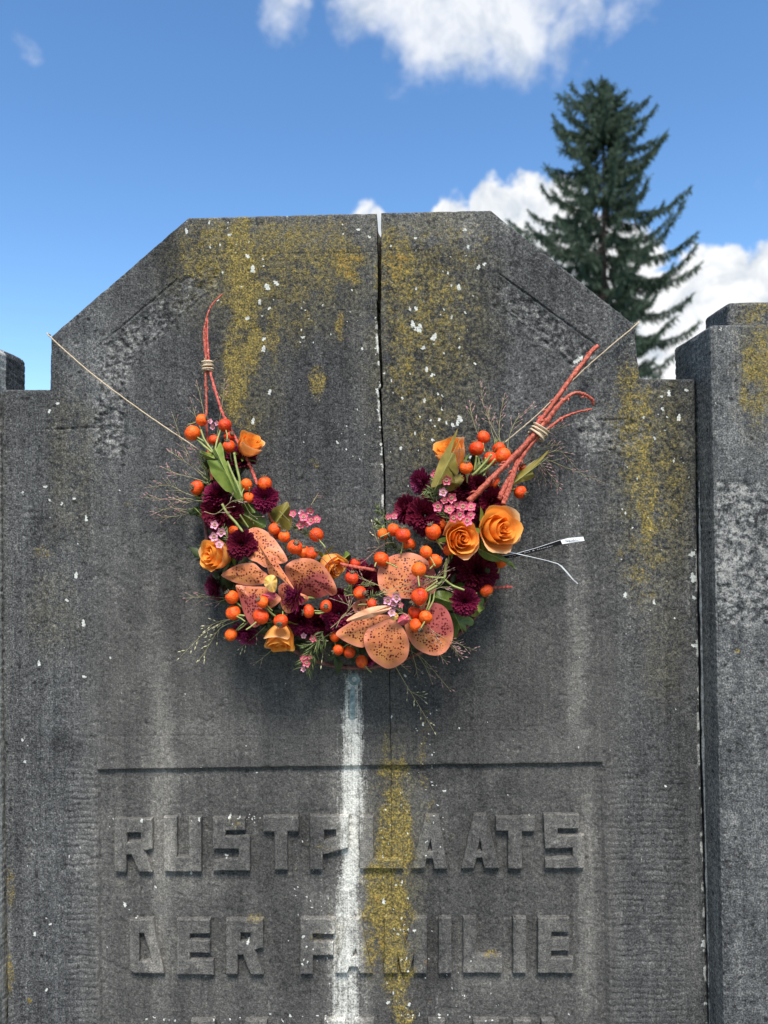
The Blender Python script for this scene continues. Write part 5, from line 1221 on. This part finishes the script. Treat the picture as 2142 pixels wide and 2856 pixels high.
PAN = [(C_, [(600, 1390), (440, 1430), (250, 1530), (0, 1775)], .05, .02, 9, 1, True), (C_, [(560, 1420), (380, 1500), (280, 1650), (190, 1790)], .05, .022, 8, 2, True), (C_, [(800, 1480), (690, 1580), (555, 1690)], .06, .03, 5, 3, True), (C_, [(520, 1420), (400, 1430), (220, 1500)], .05, .024, 5, 4, True),
       (C_, [(420, 1220), (250, 1210), (60, 1222)], .045, .03, 6, 5, False), (C_, [(440, 1230), (380, 1250), (310, 1265)], .045, .03, 3, 6, False),
       (A_, [(430, 1640), (330, 1560), (220, 1380), (120, 1110)], .05, .02, 9, 7, False), (A_, [(420, 1660), (300, 1560), (190, 1480), (90, 1410)], .05, .02, 9, 8, False), (A_, [(420, 1680), (300, 1640), (150, 1600), (40, 1550)], .05, .02, 8, 9, False),
       (A_, [(440, 1500), (380, 1300), (320, 1150), (280, 1020)], .045, .02, 6, 10, False), (A_, [(420, 1700), (380, 1560), (330, 1450), (280, 1380)], .05, .028, 9, 11, False), (A_, [(480, 1350), (520, 1100), (540, 960), (550, 840)], .03, .014, 5, 12, False), (A_, [(400, 1250), (380, 1100), (350, 960), (325, 850)], .03, .014, 5, 13, False),
       (C_, [(200, 300), (60, 250), (-100, 180), (-300, 200)], .04, .012, 9, 14, False), (C_, [(220, 340), (80, 300), (-80, 310), (-330, 290)], .04, .012, 10, 15, False), (C_, [(220, 380), (60, 400), (-100, 390), (-250, 450)], .04, .012, 9, 16, False), (C_, [(230, 440), (120, 430), (0, 460), (-200, 480)], .04, .014, 8, 17, False), (C_, [(280, 330), (150, 320), (60, 340), (-40, 300)], .06, .03, 8, 18, False),
       (B_, [(1000, 900), (900, 720), (830, 560), (805, 400)], .045, .014, 8, 20, False), (B_, [(960, 900), (930, 740), (940, 600), (965, 480)], .045, .014, 8, 21, False), (B_, [(900, 900), (800, 760), (750, 620), (735, 530)], .045, .014, 7, 22, False), (B_, [(980, 880), (1000, 740), (1060, 620), (1160, 560)], .045, .016, 9, 23, False), (B_, [(950, 900), (880, 720), (860, 620), (870, 560)], .045, .016, 8, 24, False),
       (B_, [(1020, 980), (1120, 840), (1230, 740), (1380, 680)], .05, .02, 9, 25, False), (B_, [(1060, 960), (1150, 860), (1250, 820), (1340, 800)], .05, .02, 7, 26, False), (B_, [(1080, 980), (1200, 900), (1380, 960), (1615, 1055)], .05, .018, 11, 27, False), (B_, [(1080, 960), (1180, 920), (1260, 1000), (1325, 1100)], .05, .02, 10, 28, False), (B_, [(1080, 940), (1160, 900), (1210, 980), (1240, 1060)], .05, .02, 9, 29, False), (B_, [(1040, 900), (1110, 800), (1150, 860), (1190, 1060)], .05, .024, 9, 30, False), (B_, [(1100, 960), (1220, 880), (1330, 850), (1440, 960)], .05, .02, 8, 31, False),
       (D_, [(700, 1270), (770, 1390), (880, 1570), (1000, 1775)], .05, .012, 4, 40, True), (D_, [(790, 1440), (840, 1475), (920, 1505)], .02, .012, 3, 41, True), (D_, [(760, 1120), (900, 1200), (1020, 1330), (1118, 1450)], .06, .016, 5, 42, False), (D_, [(880, 1190), (930, 1270), (980, 1390)], .04, .016, 2, 43, False), (D_, [(780, 1000), (820, 1130), (850, 1240), (870, 1340)], .07, .03, 5, 44, False), (D_, [(700, 1200), (750, 1260), (800, 1300)], .05, .03, 3, 45, False),
       (D_, [(880, 940), (1000, 1020), (1120, 1110), (1210, 1200)], .098, .05, 14, 46, False), (D_, [(900, 930), (1010, 1010), (1110, 1080), (1190, 1160)], .098, .056, 14, 47, False), (D_, [(1000, 1000), (1120, 1060), (1220, 1110), (1315, 1145)], .08, .036, 8, 48, False), (D_, [(960, 1060), (1020, 1150), (1090, 1240)], .06, .03, 6, 49, False), (D_, [(640, 900), (760, 860), (880, 960), (1040, 1080)], .104, .085, 8, 50, False),
       (D_, [(560, 720), (700, 660), (850, 640), (1000, 600)], .100, .090, 9, 51, False), (D_, [(600, 700), (760, 690), (900, 650), (1030, 590)], .100, .090, 9, 52, False), (D_, [(640, 690), (560, 640), (470, 600), (400, 560)], .09, .07, 7, 53, False), (D_, [(1000, 640), (1040, 560), (1100, 510)], .092, .086, 4, 54, False), (D_, [(960, 700), (1040, 660), (1110, 655)], .094, .086, 4, 55, False),
       (C_, [(1450, 1500), (1500, 1400), (1580, 1300), (1420, 1230)], .09, .082, 6, 56, False), (C_, [(1400, 1500), (1480, 1430), (1560, 1340), (1600, 1240)], .09, .084, 6, 57, False), (D_, [(40, 1100), (120, 1060), (200, 1010)], .07, .06, 3, 58, True), (C_, [(1300, 1640), (1330, 1700), (1320, 1790)], .06, .05, 3, 59, True), (C_, [(860, 1700), (790, 1760), (700, 1830)], .03, .014, 3, 60, False),
       (D_, [(690, 310), (600, 330), (520, 400), (440, 470)], .06, .05, 5, 61, False), (D_, [(600, 360), (560, 300), (520, 160)], .05, .036, 5, 62, True), (C_, [(930, 420), (1010, 500), (1060, 560)], .06, .05, 3, 63, False), (C_, [(1220, 360), (1250, 310), (1280, 260)], .05, .03, 3, 64, False), (C_, [(600, 340), (650, 430), (710, 480)], .082, .07, 3, 65, False), (C_, [(230, 420), (340, 440), (480, 330), (560, 310)], .092, .088, 6, 66, False), (A_, [(830, 1480), (820, 1540), (800, 1600)], .05, .04, 2, 67, False)]
for a in PAN:
    panicle(*a)

# --- fine dark wires and stems across the wreath
for K, pts, d0, d1 in ((C_, [(1340, 750), (1400, 850), (1440, 930), (1455, 1030)], .092, .09), (C_, [(1290, 830), (1350, 880), (1420, 960)], .09, .09), (D_, [(930, 270), (990, 305), (1085, 325)], .09, .082), (D_, [(440, 470), (540, 380), (640, 310)], .08, .07), (C_, [(860, 200), (930, 290), (980, 370)], .07, .03),
                       (D_, [(640, 800), (760, 860), (830, 1000)], .108, .1), (B_, [(660, 1000), (665, 900), (668, 820)], .092, .086), (C_, [(1200, 600), (1250, 650), (1300, 690)], .09, .085)):
    stalk(K, pts, 1.0, .8, d0, d1, M_BARK, 'wire_stem')

# --- florist's ribbon tag
def ribbon(name, pts, mat, thick=.00025):
    V, F = [], []
    for i, (a, b) in enumerate(pts):
        V += [a, b, b + np.array([0, thick, 0]), a + np.array([0, thick, 0])]
        if i:
            q = (i - 1) * 4
            F += [[q, q + 1, q + 5, q + 4], [q + 1, q + 2, q + 6, q + 5], [q + 2, q + 3, q + 7, q + 6], [q + 3, q, q + 4, q + 7]]
    n = len(V); F += [[3, 2, 1, 0], [n - 4, n - 3, n - 2, n - 1]]
    return mesh_obj(name, V, F, mat, wreath, smooth=False)
def E1(x, y): return (1380 + x / 5.925, 1450 + y / 5.925)
def rb(K, top, bot, d): return (at(*K(*top), Y=-d), at(*K(*bot), Y=-d))
tag_b = ribbon('ribbon_tag', [rb(E1, (20, 620), (20, 668), .060), rb(E1, (130, 598), (170, 640), .056), rb(E1, (380, 552), (400, 602), .050), rb(E1, (700, 462), (720, 520), .044), rb(E1, (1085, 335), (1115, 400), .038)], M_TAG_B)
tag_b['label'] = 'black part of the paper tag with white lettering'
edge = ribbon('ribbon_edge', [rb(E1, (130, 592), (132, 597), .0565), rb(E1, (380, 545), (380, 551), .0505), rb(E1, (700, 455), (700, 461), .0445), rb(E1, (1085, 328), (1085, 334), .0385)], M_TAG_W)
tag_w = ribbon('ribbon_tag', [rb(E1, (1086, 333), (1116, 400), .0378), rb(E1, (1220, 298), (1250, 378), .036), rb(E1, (1462, 278), (1484, 345), .035)], M_TAG_W)
tag_w['label'] = 'white end of the paper tag'
loop_w = ribbon('ribbon_tail', [rb(E1, (0, 470), (-8, 490), .074), rb(E1, (150, 492), (140, 520), .066), rb(E1, (320, 540), (318, 556), .060), rb(E1, (560, 596), (558, 605), .050), rb(E1, (860, 666), (858, 674), .040), rb(E1, (1040, 716), (1036, 728), .034), rb(E1, (1110, 758), (1090, 770), .032), rb(E1, (1220, 880), (1190, 880), .030), rb(E1, (1310, 990), (1280, 985), .028), rb(E1, (1382, 1052), (1365, 1058), .026)], M_TAG_W)
def text_on(txt, K, x0, y0, x1, y1, h, d0, d1, mat, parent):
    cu = bpy.data.curves.new('lettering', 'FONT'); cu.body = txt; cu.size = 1.0; cu.extrude = .01; cu.space_character = 1.25
    tmp = bpy.data.objects.new('lettering', cu); COL.objects.link(tmp)
    me = bpy.data.meshes.new_from_object(tmp.evaluated_get(bpy.context.evaluated_depsgraph_get()))
    bpy.data.objects.remove(tmp); bpy.data.curves.remove(cu)
    V = np.array([v.co[:] for v in me.vertices]); F = [list(p.vertices) for p in me.polygons]; bpy.data.meshes.remove(me)
    wd = V[:, 0].max(); P = []
    a, b = at(*K(x0, y0), Y=-d0), at(*K(x1, y1), Y=-d1); ex = b - a; up = np.cross(ex / np.linalg.norm(ex), [0, -1, 0]); up = up if up[2] > 0 else -up
    hh = size(h / 5.925, d0)
    P = a + np.outer(V[:, 0] / wd, ex) + np.outer(V[:, 1] * hh / .72, up) + np.outer(V[:, 2], [0, -.0006 / .01 * .3, 0])
    return mesh_obj('lettering', P, F, mat, parent, smooth=False)
text_on('Sto     ent & Stamper', E1, 240, 618, 962, 432, 22, .0545, .0418, M_INK, tag_b)
hw = [at(*E1(x, y), Y=-.0368) for x, y in ((1160, 352), (1178, 330), (1172, 362), (1200, 335), (1196, 362), (1236, 330), (1230, 360), (1262, 340), (1280, 345), (1300, 322), (1310, 345), (1340, 325), (1360, 340), (1410, 322))]
mesh_obj('handwriting', *tube(cat(hw, 4), size(.7, .036), 4), M_INK_G, tag_w)

# ------------------------------------------------------------------ spruce behind
def spruce():
    rg = random.Random(21); Yt = 30.0; k = (Yt + 1.07) / FPX
    topp = at(1684, 244, Yt); base = np.array([at(1676, 1000, Yt)[0], Yt, 0.0])
    root = thing('spruce_tree', 'tall dark spruce tree standing far behind the right side of the gravestone', 'tree', base)
    H = topp[2]
    tp = [base + (topp - base) * t for t in np.linspace(0, 1, 14)]
    mesh_obj('trunk', *tube(tp, np.linspace(.26, .02, 14), 10, jit=.05), M_TRUNK, root)
    vs = [236, 262, 300, 345, 405, 470, 520, 560, 610, 690, 760, 830, 900, 960, 1060, 1300]
    Lh = [6, 40, 85, 130, 150, 190, 235, 200, 240, 235, 250, 260, 260, 262, 265, 270]
    Rh = [6, 30, 72, 128, 165, 188, 160, 225, 190, 280, 240, 255, 240, 200, 205, 260]
    limbs, blades = [], []
    def blade(p, d, L, w):
        blades.append((p[0], p[1], p[2], d[0], d[1], d[2], L, w))
    v = 246.0
    while v < 1330:
        z = at(1680, v, Yt)[2]; hub = base + (topp - base) * (z / H)
        nb = 5 if v < 290 else 7
        a0 = rg.uniform(0, 6.28)
        for b in range(nb):
            az = a0 + b * 6.283 / nb + rg.uniform(-.3, .3); ca, sa = math.cos(az), math.sin(az)
            Lx = np.interp(v, vs, Rh if ca > 0 else Lh); L = (1.0 if ca > 0 else 1.14) * k * Lx * (rg.uniform(.58, 1.06) if abs(ca) > .75 else rg.uniform(.4, .9))
            if v < 250: L = max(L, .15)
            dr = np.interp(v, [240, 420, 800, 1200], [-.25, .22, .34, .42]); out = np.array([ca, sa, 0])
            pts = []; up_ = rg.uniform(.2, 1.7); hub = base + (topp - base) * ((z + rg.uniform(-.22, .22) * min(1, L)) / H)
            for t in np.linspace(0, 1, 9):
                pts.append(hub + out * L * t + np.array([0, 0, L * (-dr * math.sin(t * 2.5) * .9 + np.interp(v, [240, 300, 500, 900], [.6, .36, .22, .12]) * up_ * t ** 3)]) + np.array([rg.gauss(0, .02), rg.gauss(0, .02), rg.gauss(0, .02)]))
            pts = np.array(pts)
            if L > .3:
                limbs.append(tube(pts, np.linspace(.035 * min(1, L), .006, 9), 5))
            ns = int(9 + L * 16)
            for i in range(ns):
                t = (.08 if v < 380 else .16) + (.92 if v < 380 else .84) * (i + rg.random()) / ns; f = t * 8; j = min(7, int(f)); p = pts[j] + (pts[j + 1] - pts[j]) * (f - j); tang = pts[j + 1] - pts[j]; tang /= np.linalg.norm(tang)
                side = np.array([-sa, ca, 0])
                for sgn in (-1, 1):                                # flat side sprays
                    d = tang * .8 + side * sgn * rg.uniform(.3, 1.0) + np.array([0, 0, rg.uniform(-.35, .15)]); d /= np.linalg.norm(d)
                    LL = rg.uniform(.16, .40) * (1.0 - .45 * t) * min(1.0, .35 + L)
                    for q in range(3):
                        blade(p + d * LL * .3 * q, d + np.array([rg.gauss(0, .35), rg.gauss(0, .35), rg.gauss(0, .3)]), LL * .8, rg.uniform(.014, .030))
                for q in range(4 if v > 330 else 2):               # hanging tassels
                    d = np.array([rg.gauss(0, .22), rg.gauss(0, .22), -1.0]) + tang * .35
                    blade(p, d, rg.uniform(.16, .62) * (1.15 - .6 * t) * min(1, .3 + L * .6), rg.uniform(.018, .040))
                blade(p, tang + np.array([rg.gauss(0, .3), rg.gauss(0, .3), rg.uniform(.1, .6)]), rg.uniform(.10, .24), rg.uniform(.02, .04))
        v += rg.uniform(15, 25) if v < 400 else rg.uniform(29, 45)
    for q in range(90):                                            # leader
        t = rg.uniform(.90, 1.0); p = base + (topp - base) * t
        blade(p, np.array([rg.gauss(0, .6), rg.gauss(0, .6), 1.1]), rg.uniform(.12, .34), rg.uniform(.02, .04))
    mesh_obj('limbs', *join(limbs), M_TRUNK, root)['kind'] = 'stuff'
    Bm = np.array(blades); p_, d_, L_, w_ = Bm[:, :3], Bm[:, 3:6], Bm[:, 6:7], Bm[:, 7:8]
    s_ = np.cross(d_, RG.normal(size=d_.shape)); s_ /= np.linalg.norm(s_, axis=1)[:, None] + 1e-9; m_ = p_ + d_ * L_ * .5
    V = np.stack([p_, m_ + s_ * w_, p_ + d_ * L_, m_ - s_ * w_], 1).reshape(-1, 3); F = np.arange(len(V)).reshape(-1, 4)
    mesh_obj('crown', V, F, M_NEEDLE_T, root, smooth=False)['kind'] = 'stuff'
spruce()
